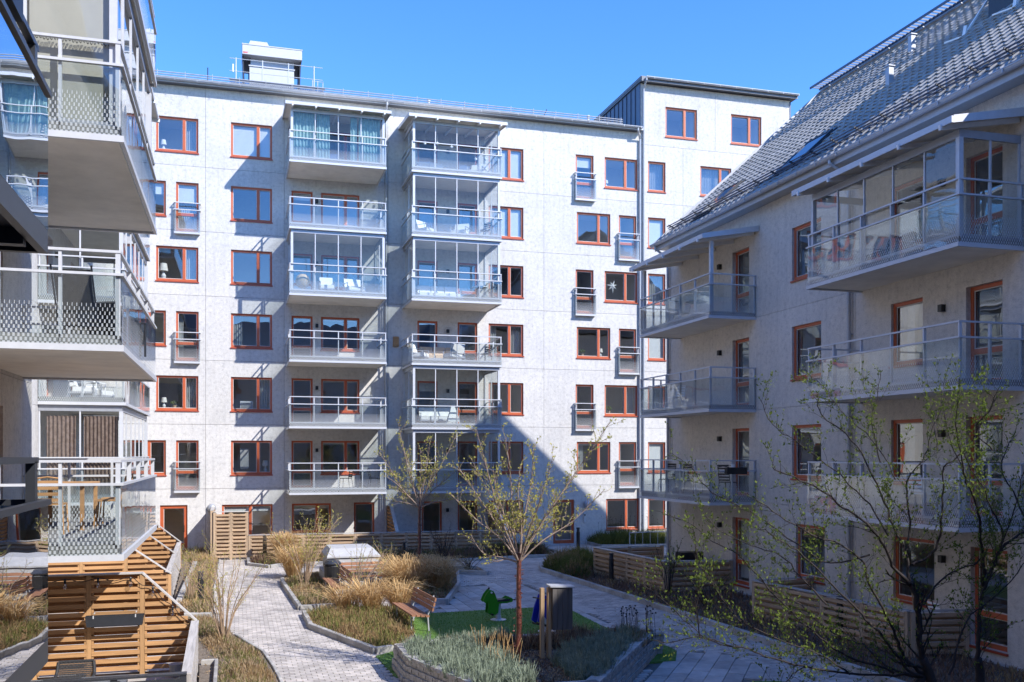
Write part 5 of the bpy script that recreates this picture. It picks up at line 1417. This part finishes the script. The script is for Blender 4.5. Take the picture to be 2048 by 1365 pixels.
for lb, l in (('black bollard lamp in the left bed near the wooden screens', (-.95,28.5,.02)), ('black bollard lamp before the low far fence on the left', (1.15,40.2,.04)), ('black bollard lamp among the straw grasses farther from the plaza', (6.2,36.2,.0)),
              ('black bollard lamp between the two largest straw grass clumps', (6.05,30.6,.04)), ('black bollard lamp next to the shaded entrance door', (15.05,41.0,0)), ('black bollard lamp in the right bed before the corner slat fence', (12.2,30.0,.02)),
              ('black bollard lamp in the shade behind the big dark tree', (13.6,19.3,.02))): bollard(lb, l)
# spring riders
def rider(label, loc, rz, mat, head, name, animal):
    t = thing(name, label, 'spring rider', loc, rz)
    ob('ground_plate', MB().lathe([(.24,0),(.24,.012),(.1,.03)], 18), t, mats=M['alu'])
    mb = MB(); mb.lathe([(.085,.03),(.085,.12),(.07,.13),(.075,.50),(.09,.52)], 12); ob('spring_column', mb, t, mats=M['alu'], smooth=False)
    for y in (-.13, .10): 
        mb = MB(); mb.extr(head, y, y+.022); ob('side_panel', mb, t, mats=mat)
    mb = MB(); mb.extr([(-.08,.56),(.30,.56),(.34,.60),(.3,.63),(-.05,.61)], -.15, .15); ob('seat', mb, t, mats=M['dark'])
    mb = MB(); mb.tube([(-.24,-.27,.82),(-.24,.27,.82)], .018, 8); ob('handlebar', mb, t, mats=M['black'])
    mb = MB(); mb.tube([(-.26,-.25,.2),(-.26,.25,.2)], .03, 8); ob('foot_rest', mb, t, mats=M['black'])
    return t
drg = [(-.52,.60),(-.46,.54),(-.36,.57),(-.36,.40),(-.38,.24),(-.22,.15),(-.05,.22),(-.02,.50),(.22,.50),(.40,.53),(.43,.60),(.36,.66),(.26,.69),(.10,.60),(-.08,.60),(-.14,.78),(-.2,.88),(-.32,.92),(-.44,.78)]
t = rider('bright green animal shaped spring rider on the turf', (6.62,24.1,.012), R(4), M['green'], drg, 'spring_rider', 'a'); t.scale = (.88, .88, .88)
for y in (-.155, .125):
    mb = MB(); mb.lathe([(.0,0),(.03,.004),(.03,.02),(.0,.024)], 10, (0,0,0)); ob('eye', mb, t, (-.27, y, .84), (R(90),0,0), mats=M['white'])
mb = MB(); mb.extr([(-.36,.92),(-.27,.93),(-.30,.99)], -.03, .0); ob('ear', mb, t, mats=M['black'])
mot = [(-.42,.30),(-.30,.22),(-.18,.30),(-.06,.42),(.15,.42),(.22,.26),(.36,.22),(.44,.34),(.40,.52),(.2,.62),(-.02,.60),(-.12,.88),(-.2,.92),(-.34,.62)]
t = rider('blue vehicle shaped spring rider half hidden behind the wooden notice box', (7.35,22.2,.012), R(22), M['blue'], mot, 'spring_rider', 'b')
for x in (-.30, .34):
    for y in (-.16, .13):
        mb = MB(); mb.lathe([(.02,0),(.09,.0),(.09,.025),(.02,.025)], 14); ob('wheel', mb, t, (x, y, .32), (R(90),0,0), mats=M['alu'])
# notice box on posts
nb = thing('notice_box', 'grey stained wooden cupboard with sloping lid on two pale posts', 'outdoor cupboard', (5.87,17.55,.4), R(-4))
for x in (-.17, -.03):
    mb = MB(); mb.box(x-.035,-.06,-.1,x+.035,.06,1.36 if x < -.1 else 1.37); ob('post', mb, nb, mats=M['postwood'])
for k in range(4):
    mb = MB(); mb.box(.012+.1*k,-.13,.56,.107+.1*k,-.105,1.36); ob('board', mb, nb, mats=M['boxwood'])
for k in range(3):
    mb = MB(); mb.box(.01,-.10+.09*k,.56,.03,-.015+.09*k,1.36); ob('side_board', mb, nb, mats=M['boxwood'])
mb = MB(); mb.box(.035,-.1,.57,.41,.16,1.34); ob('carcass', mb, nb, mats=M['boxwood'])
mb = MB(); mb.bar((-.04,.02,1.40),(.45,.02,1.38),.36,.025); ob('lid', mb, nb, mats=M['gutter'])
# bicycle rack
bk = thing('bicycle_rack', 'galvanised bicycle rack in front of the hedge by the tall wing', 'bicycle rack', (17.3,40.3,0), R(-6))
mb = MB(); mb.tube(smooth_pts([(0,0,0),(0,0,.62),(.15,0,.77),(2.2,0,.77),(2.35,0,.62),(2.35,0,0)], 3), .02, 7); ob('frame', mb, bk, mats=M['alugrey'])
for k in range(6):
    mb = MB(); mb.tube([(.25+.36*k,0,.77),(.25+.36*k,.0,.25),(.25+.36*k,.45,.12)], .011, 5); ob('hoop', mb, bk, mats=M['alugrey'])

# ------------------------------------------------------------------ nearest terrace
def rattan_chair(label, loc, rz):
    t = thing('rattan_chair', label, 'chair', loc, rz, 'black rattan chairs')
    def wv(w, h):
        mb = MB(); nx, nz = int(w/.03), int(h/.03)
        for k in range(nz):
            for i in range(nx):
                o = .006 if (i+k) % 2 else 0
                mb.box(w*i/nx-w/2,-.012-o,h*k/nz+.002,w*(i+1)/nx-w/2-.002,.004-o,h*(k+1)/nz-.002)
        return mb
    ob('backrest', wv(.52,.46), t, (0,.24,.42), (R(-12),0,0), mats=M['rattan'])
    mb = MB(); mb.box(-.28,-.27,.36,.28,.24,.44); ob('seat', mb, t, mats=M['rattan'])
    for x in (-.29, .29):
        mb = MB(); mb.tube(smooth_pts([(x,-.26,.42),(x,-.27,.62),(x,-.1,.66),(x,.24,.68),(x*.93,.33,.88)], 3), .028, 7); ob('arm', mb, t, mats=M['rattan'])
        for y in (-.24, .22): mb = MB(); mb.tube([(x*.9,y,.37),(x,y*1.1,0)], .022, 6); ob('leg', mb, t, mats=M['rattan'])
    mb = MB(); mb.tube([(-.27,.335,.88),(.27,.335,.88)], .024, 7); ob('back_rim', mb, t, mats=M['rattan'])
    return t
rattan_chair('black rattan chair on the far side of the terrace table', (-2.55,16.95,.02), R(0))
rattan_chair('black rattan chair on the near side of the terrace table', (-2.55,15.62,.02), R(0))
tb = thing('terrace_table', 'grey slatted terrace table between two black rattan chairs', 'table', (-2.65,16.3,.02))
for k in range(6):
    mb = MB(); mb.box(-.98,-.41+.138*k,.70,.98,-.28+.138*k,.73); ob('top_slat', mb, tb, mats=M['tabletop'])
mb = MB(); mb.box(-.96,-.39,.63,.96,.39,.695); ob('apron', mb, tb, mats=M['dark'])
for x in (-.92, .92):
    for y in (-.36, .36): mb = MB(); mb.box(x-.035,y-.035,0,x+.035,y+.035,.63); ob('leg', mb, tb, mats=M['dark'])
px = thing('planter_box', 'black long planter box hung on the nearest larch screen', 'planter box', (-2.25,20.02,1.02))
mb = MB(); mb.extr([(-.5,0),(.5,0),(.53,.2),(-.53,.2)], -.16, -.15); mb.extr([(-.5,0),(.5,0),(.53,.2),(-.53,.2)], .02, .03); mb.box(-.5,-.15,0,.5,.02,.01)
for s in (-1, 1): mb.quad((s*.5,-.15,0),(s*.5,.02,0),(s*.53,.02,.2),(s*.53,-.15,.2))
ob('trough', mb, px, mats=M['dark'])
mb = MB(); mb.box(-.5,-.149,.12,.5,.019,.15); ob('earth', mb, px, mats=M['soil'])
for x in (-.38, .38): mb = MB(); mb.bar((x,.06,.24),(x,-.03,.24),.02,.015); mb.bar((x,-.16,.16),(x,-.16,.22),.02,.012); ob('hook', mb, px, mats=M['alu'])
def bulb(label, loc):
    t = thing('string_bulb', label, 'light bulb', loc, 0, 'clear bulbs of the string light')
    ob('socket', cached('bs', lambda: MB().lathe([(.02,-.07),(.022,0),(.012,.02)], 8).mesh('socket', M['black'])), t)
    ob('globe', cached('bgl', lambda: MB().lathe([(.004,-.185),(.03,-.17),(.043,-.135),(.03,-.09),(.018,-.07)], 10).mesh('globe', M['glassbulb'], True)), t)
bl = [(-3.16,1.92,'first clear bulb from the left on the string along the nearest screen'),(-2.57,1.92,'second clear bulb from the left on the string along the nearest screen'),(-1.98,1.92,'third clear bulb from the left hanging near the corner of the nearest screen'),
      (-1.57,1.72,'clear bulb at the top of the sloping board of the nearest screen'),(-1.2,1.32,'clear bulb half way down the sloping board of the nearest screen'),(-.86,.98,'lowest clear bulb of the string at the screen end post')]
for x, z, lb in bl: bulb(lb, (x, 20.06, z))
mb = MB(); pts = []
for (xa, za, _), (xb, zb, _) in zip([(-3.72,1.94,'')]+bl, bl): pts += [(xa,20.07,za+.02),((xa+xb)/2,20.08,(za+zb)/2-.05)]
mb.tube(smooth_pts(pts+[(bl[-1][0],20.07,bl[-1][1]+.02)], 3), .008, 5); tag(ob('light_string', mb, mats=M['black']), 'black cord of the string light sagging along the nearest larch screen', 'cord')
pt = MB(); pt.lathe([(.10,0),(.13,.22),(.14,.24)], 14); tag(ob('plant_pot', pt, loc=(-1.12,19.7,.02), mats=M['stone']), 'grey plant pot at the foot of the nearest larch screen', 'pot')

# ------------------------------------------------------------------ balcony furniture
def cafe_chair(label, loc, rz, mat=None, grp=None, slats=4, h=.84):
    mat = mat or M['dark']; t = thing('balcony_chair', label, 'chair', loc, rz, grp or 'slim metal chairs on balconies')
    mb = MB(); mb.box(-.2,-.2,.44,.2,.2,.465); ob('seat', mb, t, mats=mat)
    for x in (-.19, .19):
        mb = MB(); mb.tube([(x*1.1,-.22,0),(x,-.19,.45)], .013, 5); ob('leg', mb, t, mats=mat)
        mb = MB(); mb.tube([(x*1.15,.26,0),(x,.19,.45),(x,.27,h)], .013, 5); ob('leg', mb, t, mats=mat)
    mb = MB()
    for k in range(slats): mb.bar((-.2,.2+.017*k,.52+.09*k),(.2,.2+.017*k,.52+.09*k),.012,.05,up=(0,0,1))
    mb.tube([(-.2,.27,h),(0,.285,h+.03),(.2,.27,h)], .013, 5)
    ob('backrest', mb, t, mats=mat); return t
def round_table(label, loc, r=.33, mat=None):
    mat = mat or M['dark']; t = thing('balcony_table', label, 'table', loc, 0, 'small tables on balconies')
    ob('top', MB().lathe([(r,.70),(r,.725)], 20), t, mats=mat); ob('stem', MB().tube([(0,0,.05),(0,0,.7)], .022, 7), t, mats=mat)
    mb = MB()
    for a in range(3): mb.tube([(0,0,.28),(.12*math.cos(a*2.1),.12*math.sin(a*2.1),.14),(.3*math.cos(a*2.1),.3*math.sin(a*2.1),0)], .014, 5)
    ob('foot', mb, t, mats=mat); return t
def lounge(label, loc, rz, w=.75, mat=None, cush=None, grp='cushioned seats on balconies', name='lounge_chair', cat='lounge chair'):
    mat = mat or M['alugrey']; cush = cush or M['cloth']; t = thing(name, label, cat, loc, rz, grp)
    mb = MB(); mb.box(-w/2,-.36,.2,w/2,.34,.26); ob('frame', mb, t, mats=mat)
    n = max(1, round(w/.65))
    for k in range(n):
        a, b = -w/2+w*k/n+.02, -w/2+w*(k+1)/n-.02
        ob('seat_cushion', MB().box(a,-.36,.262,b,.22,.40), t, mats=cush); 
        mb = MB(); mb.bar(((a+b)/2,.22,.42),((a+b)/2,.36,.80),b-a,.13,up=(0,-1,.3)); ob('back_cushion', mb, t, mats=cush)
    for x in (-w/2, w/2):
        mb = MB(); mb.tube([(x,-.34,0),(x,-.34,.55),(x,.3,.57),(x,.36,0)], .02, 5); ob('arm', mb, t, mats=mat)
    return t
def F(k): return 2.65+2.8*(k-1)+.205        # balcony floor of the long block
fy = 43.6
cafe_chair('dark metal chair left of the round table on the second storey left balcony', (4.6,41.75,F(1)), R(-75)); cafe_chair('dark metal chair right of the round table on the second storey left balcony', (5.85,41.8,F(1)), R(70)); round_table('small round table between two dark chairs on the second storey balcony', (5.25,41.75,F(1)))
t = thing('paper_lantern', 'large pale round lantern standing behind the fifth storey glass rail', 'lantern', (2.75,41.5,F(4)))
ob('shade', MB().lathe([(.12,.18),(.25,.28),(.31,.48),(.25,.68),(.12,.78)], 16), t, mats=M['tancloth'], smooth=True); ob('stand', MB().lathe([(.16,0),(.16,.02),(.03,.03),(.03,.18)], 10), t, mats=M['white'])
lounge('white cushioned armchair behind the fifth storey left glazing', (5.0,42.1,F(4)), R(10), .8); lounge('low white stool seat beside the pale lantern', (3.8,42.0,F(4)), 0, .6)
lounge('white sofa on the top right glazed balcony', (8.5,42.6,F(6)), 0, 1.3, name='sofa', cat='sofa'); lounge('white armchair at the right end of the top right glazed balcony', (10.6,42.3,F(6)), R(-30), .7)
lounge('pale lounge chair left on the sixth storey glazed balcony', (8.2,42.2,F(5)), R(40), .7); lounge('pale lounge chair right on the sixth storey glazed balcony', (9.8,42.2,F(5)), R(-30), .7); cafe_chair('dark chair at the right end of the sixth storey glazed balcony', (10.85,41.9,F(5)), R(-50))
lounge('white sofa behind the fifth storey right glazing', (8.9,42.7,F(4)), 0, 1.9, name='sofa', cat='sofa'); round_table('white table on the fifth storey right balcony', (10.7,42.2,F(4)), .36, M['white'])
lounge('beige sofa on the open fourth storey right balcony', (9.0,42.8,F(3)), 0, 1.8, cush=M['tancloth'], name='sofa', cat='sofa'); lounge('white armchair at the left end of the open fourth storey right balcony', (7.85,42.0,F(3)), R(60), .7); lounge('white armchair in the middle of the open fourth storey right balcony', (9.4,41.7,F(3)), R(200), .7); cafe_chair('dark folding chair at the right end of the open fourth storey balcony', (10.9,42.0,F(3)), R(-60))
lounge('white bench seat on the third storey glazed balcony', (8.8,42.6,F(2)), 0, 1.6, name='sofa', cat='sofa'); 
t = thing('clothes_airer', 'white cloth draped over an airer on the third storey glazed balcony', 'clothes airer', (9.35,41.7,F(2)))
mb = MB(); mb.tube([(-.3,-.2,0),(0,0,.8),(.3,-.2,0)], .012, 5); mb.tube([(-.3,.2,0),(0,0,.8),(.3,.2,0)], .012, 5); ob('frame', mb, t, mats=M['white'])
mb = MB(); mb.quad((-.28,-.2,.15),(.28,-.2,.15),(.08,-.01,.83),(-.08,-.01,.83)); mb.quad((.28,.2,.15),(-.28,.2,.15),(-.08,.01,.83),(.08,.01,.83)); ob('cloth', mb, t, mats=M['cloth'])
for i, x in enumerate((8.0, 8.55, 9.2, 10.3, 10.75)):
    mb = MB(); mb.tube([(0,0,0),(0,0,-.3)], .004, 4); mb.lathe([(.005,-.46),(.05,-.42),(.04,-.34),(.005,-.3)], 8); mb.tri((-.09,0,-.36),(0,.01,-.42),(0,-.01,-.34)); mb.tri((.09,0,-.36),(0,.01,-.42),(0,-.01,-.34))
    o = ob('hanging_bird', mb, loc=(x,41.3,F(6)+[1.55,1.6,1.5,1.05,1.1][i]), mats=M['white']); tag(o, ['leftmost high white ornament hanging behind the top right glazing','second high white ornament from the left behind the top right glazing','middle high white ornament behind the top right glazing','left one of the two low white ornaments behind the top right glazing','right one of the two low white ornaments behind the top right glazing'][i], 'ornament', 'white hanging ornaments behind the top right glazing')
mb = MB(); mb.box(-.16,-.02,0,.16,.02,.6); tag(ob('wall_shelf', mb, loc=(2.6,43.4,F(1)+.2), mats=M['white']), 'white narrow board leaning on the second storey left balcony wall', 'board') if False else None

# right block balconies
def FR(k): return 2.83+2.8*(k-1)+.205
bc = 'black curved chairs on the lowest far right balcony'
cafe_chair('black slatted armchair at the far end of the lowest corner balcony', (14.3,30.1,FR(1)), R(-60), M['black'], bc, 6, .92); cafe_chair('black slatted armchair in the middle of the lowest corner balcony', (14.5,28.5,FR(1)), R(110), M['black'], bc, 6, .92); cafe_chair('black slatted armchair by the door of the lowest corner balcony', (14.6,26.4,FR(1)), R(120), M['black'], bc, 6, .92)
round_table('small table between black armchairs on the lowest corner balcony', (14.4,29.3,FR(1)), .36, M['stone'])
t = thing('rail_planter', 'black planter box hung on the rail of the lowest corner balcony', 'planter box', (14.4,25.56,FR(1)+.72))
ob('trough', MB().box(-.33,-.09,0,.33,.09,.2), t, mats=M['black']); ob('hook', MB().bar((-.2,.1,.26),(-.2,-.05,.26),.02,.012).bar((.2,.1,.26),(.2,-.05,.26),.02,.012), t, mats=M['black']); ob('pot', MB().lathe([(.05,.2),(.06,.3)], 10, (-.1,0,0)), t, mats=M['white'])
cafe_chair('white chair on the lowest near right balcony', (14.5,17.6,FR(1)), R(100), M['white'], 'white chairs on the right balconies'); round_table('pale table on the lowest near right balcony', (14.5,18.7,FR(1)), .4, M['stone'])
cafe_chair('white chair on the middle corner balcony', (14.4,29.6,FR(2)), R(-70), M['white'], 'white chairs on the right balconies'); cafe_chair('grey chair on the top corner balcony', (14.4,29.2,FR(3)), R(-90), M['alugrey']); round_table('grey table on the top corner balcony', (14.5,28.3,FR(3)), .36, M['alugrey'])
lounge('grey lounge seat inside the top near glazed balcony', (14.6,18.8,FR(3)), R(-90), .9, cush=M['darkcloth']); 
cafe_chair('folded white slatted chair leaning at the ground floor window on the right', (14.85,17.3,.05), R(85), M['white'], 'white chairs on the right terraces', 7, .95)
mb = MB(); mb.tube([(0,0,0),(.12,.1,1.45)], .014, 6); mb.box(-.13,-.03,0,.13,.05,.09, 1); tag(ob('broom', mb, loc=(14.86,18.2,.05), rot=(0,0,R(80)), mats=[M['postwood'], M['darkcloth']]), 'broom leaning by the ground floor window behind the big tree', 'broom')
t = thing('grill', 'small black grill standing on the corner terrace behind the slat fence', 'grill', (14.4,28.6,.05))
ob('bowl', MB().box(-.4,-.22,.82,.4,.22,1.08), t, mats=M['black']); 
for x in (-.35,.35): ob('leg', MB().box(x-.02,-.2,0,x+.02,.2,.82), t, mats=M['black'])
mb = MB(); mb.box(-1.0,-.4,.66,1.0,.4,.72); 
# left block balconies
FL1, FL2, FL3 = 3.14, 5.95, 8.76
t = thing('folding_chair', 'dark cloth folding chair with high back on the left middle balcony', 'chair', (-2.3,15.9,FL2), R(176))
ob('back_cloth', MB().bar((0,.1,.42),(0,.5,1.15),.52,.012,up=(0,-1,.4)), t, mats=M['darkcloth']); ob('seat_cloth', MB().bar((0,-.4,.40),(0,.08,.38),.52,.012), t, mats=M['darkcloth'])
for x in (-.28,.28):
    ob('frame', MB().tube([(x,.55,1.2),(x,.08,.38),(x,-.45,0)], .014, 6), t, mats=M['dark']); ob('leg', MB().tube([(x,-.42,.42),(x,.3,0)], .014, 6), t, mats=M['dark'])
lounge('dark cushioned armchair next to the folding chair on the left middle balcony', (-1.9,16.6,FL2), R(150), .7, M['dark'], M['darkcloth'])
lounge('white sofa on the upper left glazed balcony', (-2.9,15.6,FL3), R(90), 1.8, name='sofa', cat='sofa')
t = thing('dining_table', 'wooden dining table behind the lowest left glass rail', 'table', (-2.7,17.2,FL1))
for k in range(5): ob('top_board', MB().box(-.42+.17*k,-.85,.71,-.26+.17*k,.85,.74), t, mats=M['larch'])
for x in (-.36,.36):
    for y in (-.75,.75): ob('leg', MB().box(x-.03,y-.03,0,x+.03,y+.03,.71), t, mats=M['larch'])
for i, (x, y, rz, lb) in enumerate(((-2.7,15.9,180,'wooden folding chair at the near end of the left dining table'), (-2.0,17.0,-90,'wooden folding chair on the court side of the left dining table'), (-2.0,17.7,-90,'wooden folding chair at the far end of the left dining table'))): cafe_chair(lb, (x,y,FL1), R(rz), M['larch'], 'wooden chairs round the left dining table')
lounge('white lounge chair on the farther left balcony', (-4.4,31,FL2), R(90), .8); cafe_chair('white chair at the near end of the farther left balcony', (-3.9,29.8,FL2), R(150), M['white']); lounge('white lounge chair at the back of the farther left balcony', (-4.2,32.6,FL2), R(70), .8)
t = thing('flower_box', 'dark flower box hooked on the rail of the upper nearest balcony', 'planter box', (-1.36,6.0,7.02))
ob('trough', MB().box(-.1,-.5,0,.1,.5,.19), t, mats=M['black']); ob('hook', MB().bar((-.14,-.3,.14),(.1,-.3,.14),.02,.012).bar((-.14,.3,.14),(.1,.3,.14),.02,.012), t, mats=M['black'])

# ------------------------------------------------------------------ things in the windows
def table_lamp(label, u, z, s=1., y=43.95):
    t = thing('table_lamp', label, 'table lamp', (u, y, z), 0, 'table lamps on window sills')
    ob('lamp_shade', cached('ls', lambda: MB().lathe([(.14,.26),(.10,.50)], 12).mesh('lamp_shade', M['lampshade'])), t, scale=(s,s,s)); ob('base', cached('lb', lambda: MB().lathe([(.06,0),(.08,.1),(.03,.2),(.02,.26)], 10).mesh('base', M['white'])), t, scale=(s,s,s))
table_lamp('tall white lamp in the left window of the fifth storey', -3.0, wz(4)+.12, 1.35); table_lamp('small white lamp in the left window of the third storey', -2.98, wz(2)+.12, .9); table_lamp('white shaded lamp in the window of the second storey', 1.28, wz(1)+.12, 1.0)
table_lamp('white lamp in the top left window', -3.0, wz(6)+.12, .9); table_lamp('small white lamp in the top window left of the long downpipe', 17.6, wz(6)+.12, .7); table_lamp('small lamp in the fourth storey window near the right end', 17.3, wz(3)+.12, .8)
def pot_plant(label, u, z, h, seed, y=43.98):
    r = random.Random(seed); t = thing('pot_plant', label, 'pot plant', (u, y, z), 0, 'pot plants on window sills')
    ob('pot', MB().lathe([(.06,0),(.085,.12)], 10), t, mats=M['tancloth']); mb = MB()
    for k in range(60):
        d = Vector((r.gauss(0,.5), r.gauss(0,.4), 1)).normalized()*h*r.uniform(.4,1); leaf(mb, Vector((0,0,.1))+d*.4, d, .13, .05)
    ob('leaves', mb, t, mats=M['leafg'])
pot_plant('leafy pot plant in the left window of the third storey', -2.55, wz(2)+.12, .35, 1); pot_plant('spiky pot plant in the fourth storey window near the right end', 16.35, wz(3)+.12, .4, 2); pot_plant('pot plant in the third storey window near the long downpipe', 17.75, wz(2)+.12, .45, 3); pot_plant('pot plants in the fourth storey window beside the open balcony', 11.75, wz(3)+.12, .4, 4)
mb = MB()
for k in range(7):
    a = k*2*math.pi/7+.3; L = .36 if k % 2 else .28; d = Vector((math.cos(a),0,math.sin(a))); n = Vector((-math.sin(a),0,math.cos(a)))*.045; c = Vector((0,-.05,0)); b = Vector((0,.05,0))
    for s in (c, b): mb.tri(tuple(s), tuple(d*L*.3+n), tuple(d*L)); mb.tri(tuple(s), tuple(d*L), tuple(d*L*.3-n))
tag(ob('paper_star', mb, loc=(17.95,44.0,wz(4)+.85), mats=M['white']), 'white seven pointed paper star hanging in a right hand window', 'star ornament')
mb = MB(); mb.box(0,0,0,.55,.25,.36); mb.box(.04,-.012,.05,.51,0,.3,1); tag(ob('window_crate', mb, loc=(.2,43.98,wz(2)+.1), mats=[M['white'], M['stone']]), 'white box standing in the third storey window', 'box')
mb = MB(); mb.box(0,0,0,.36,.02,.9); tag(ob('patterned_panel', mb, loc=(.2,44.0,wz(1)+.25), mats=M['stone']), 'tall patterned panel standing in the second storey window', 'picture')

# cord wound round the handrail of the upper left balcony
mb = MB(); pts = []
for k in range(300):
    a = k*.9; t_ = k/299
    pts.append((-3.4+1.9*t_, 13.83+.036*math.cos(a), 9.895+.036*math.sin(a)-.02*abs(math.sin(k*.11))))
mb.tube(pts, .005, 4); tag(ob('cord', mb, mats=M['black']), 'black string light cord wound round the handrail of the upper left balcony', 'cord')
r = random.Random(90); mb = MB()                                   # a few dry leaves and twigs blown onto the paving
for k in range(420):
    x, y = rnd_poly(COURT, r)
    if any(inpoly((x, y), q) for q in BEDS): continue
    if r.random() < .55 and min(edge_dist((x, y), q) for q in (BED1, BED2, BEDL, BEDR)) > .5: continue
    leaf(mb, Vector((x, y, .008)), Vector((r.gauss(0,1), r.gauss(0,1), .12)), r.uniform(.03,.065), r.uniform(.015,.03))
tag(ob('fallen_leaves', mb, mats=M['dryplant']), kind='stuff')
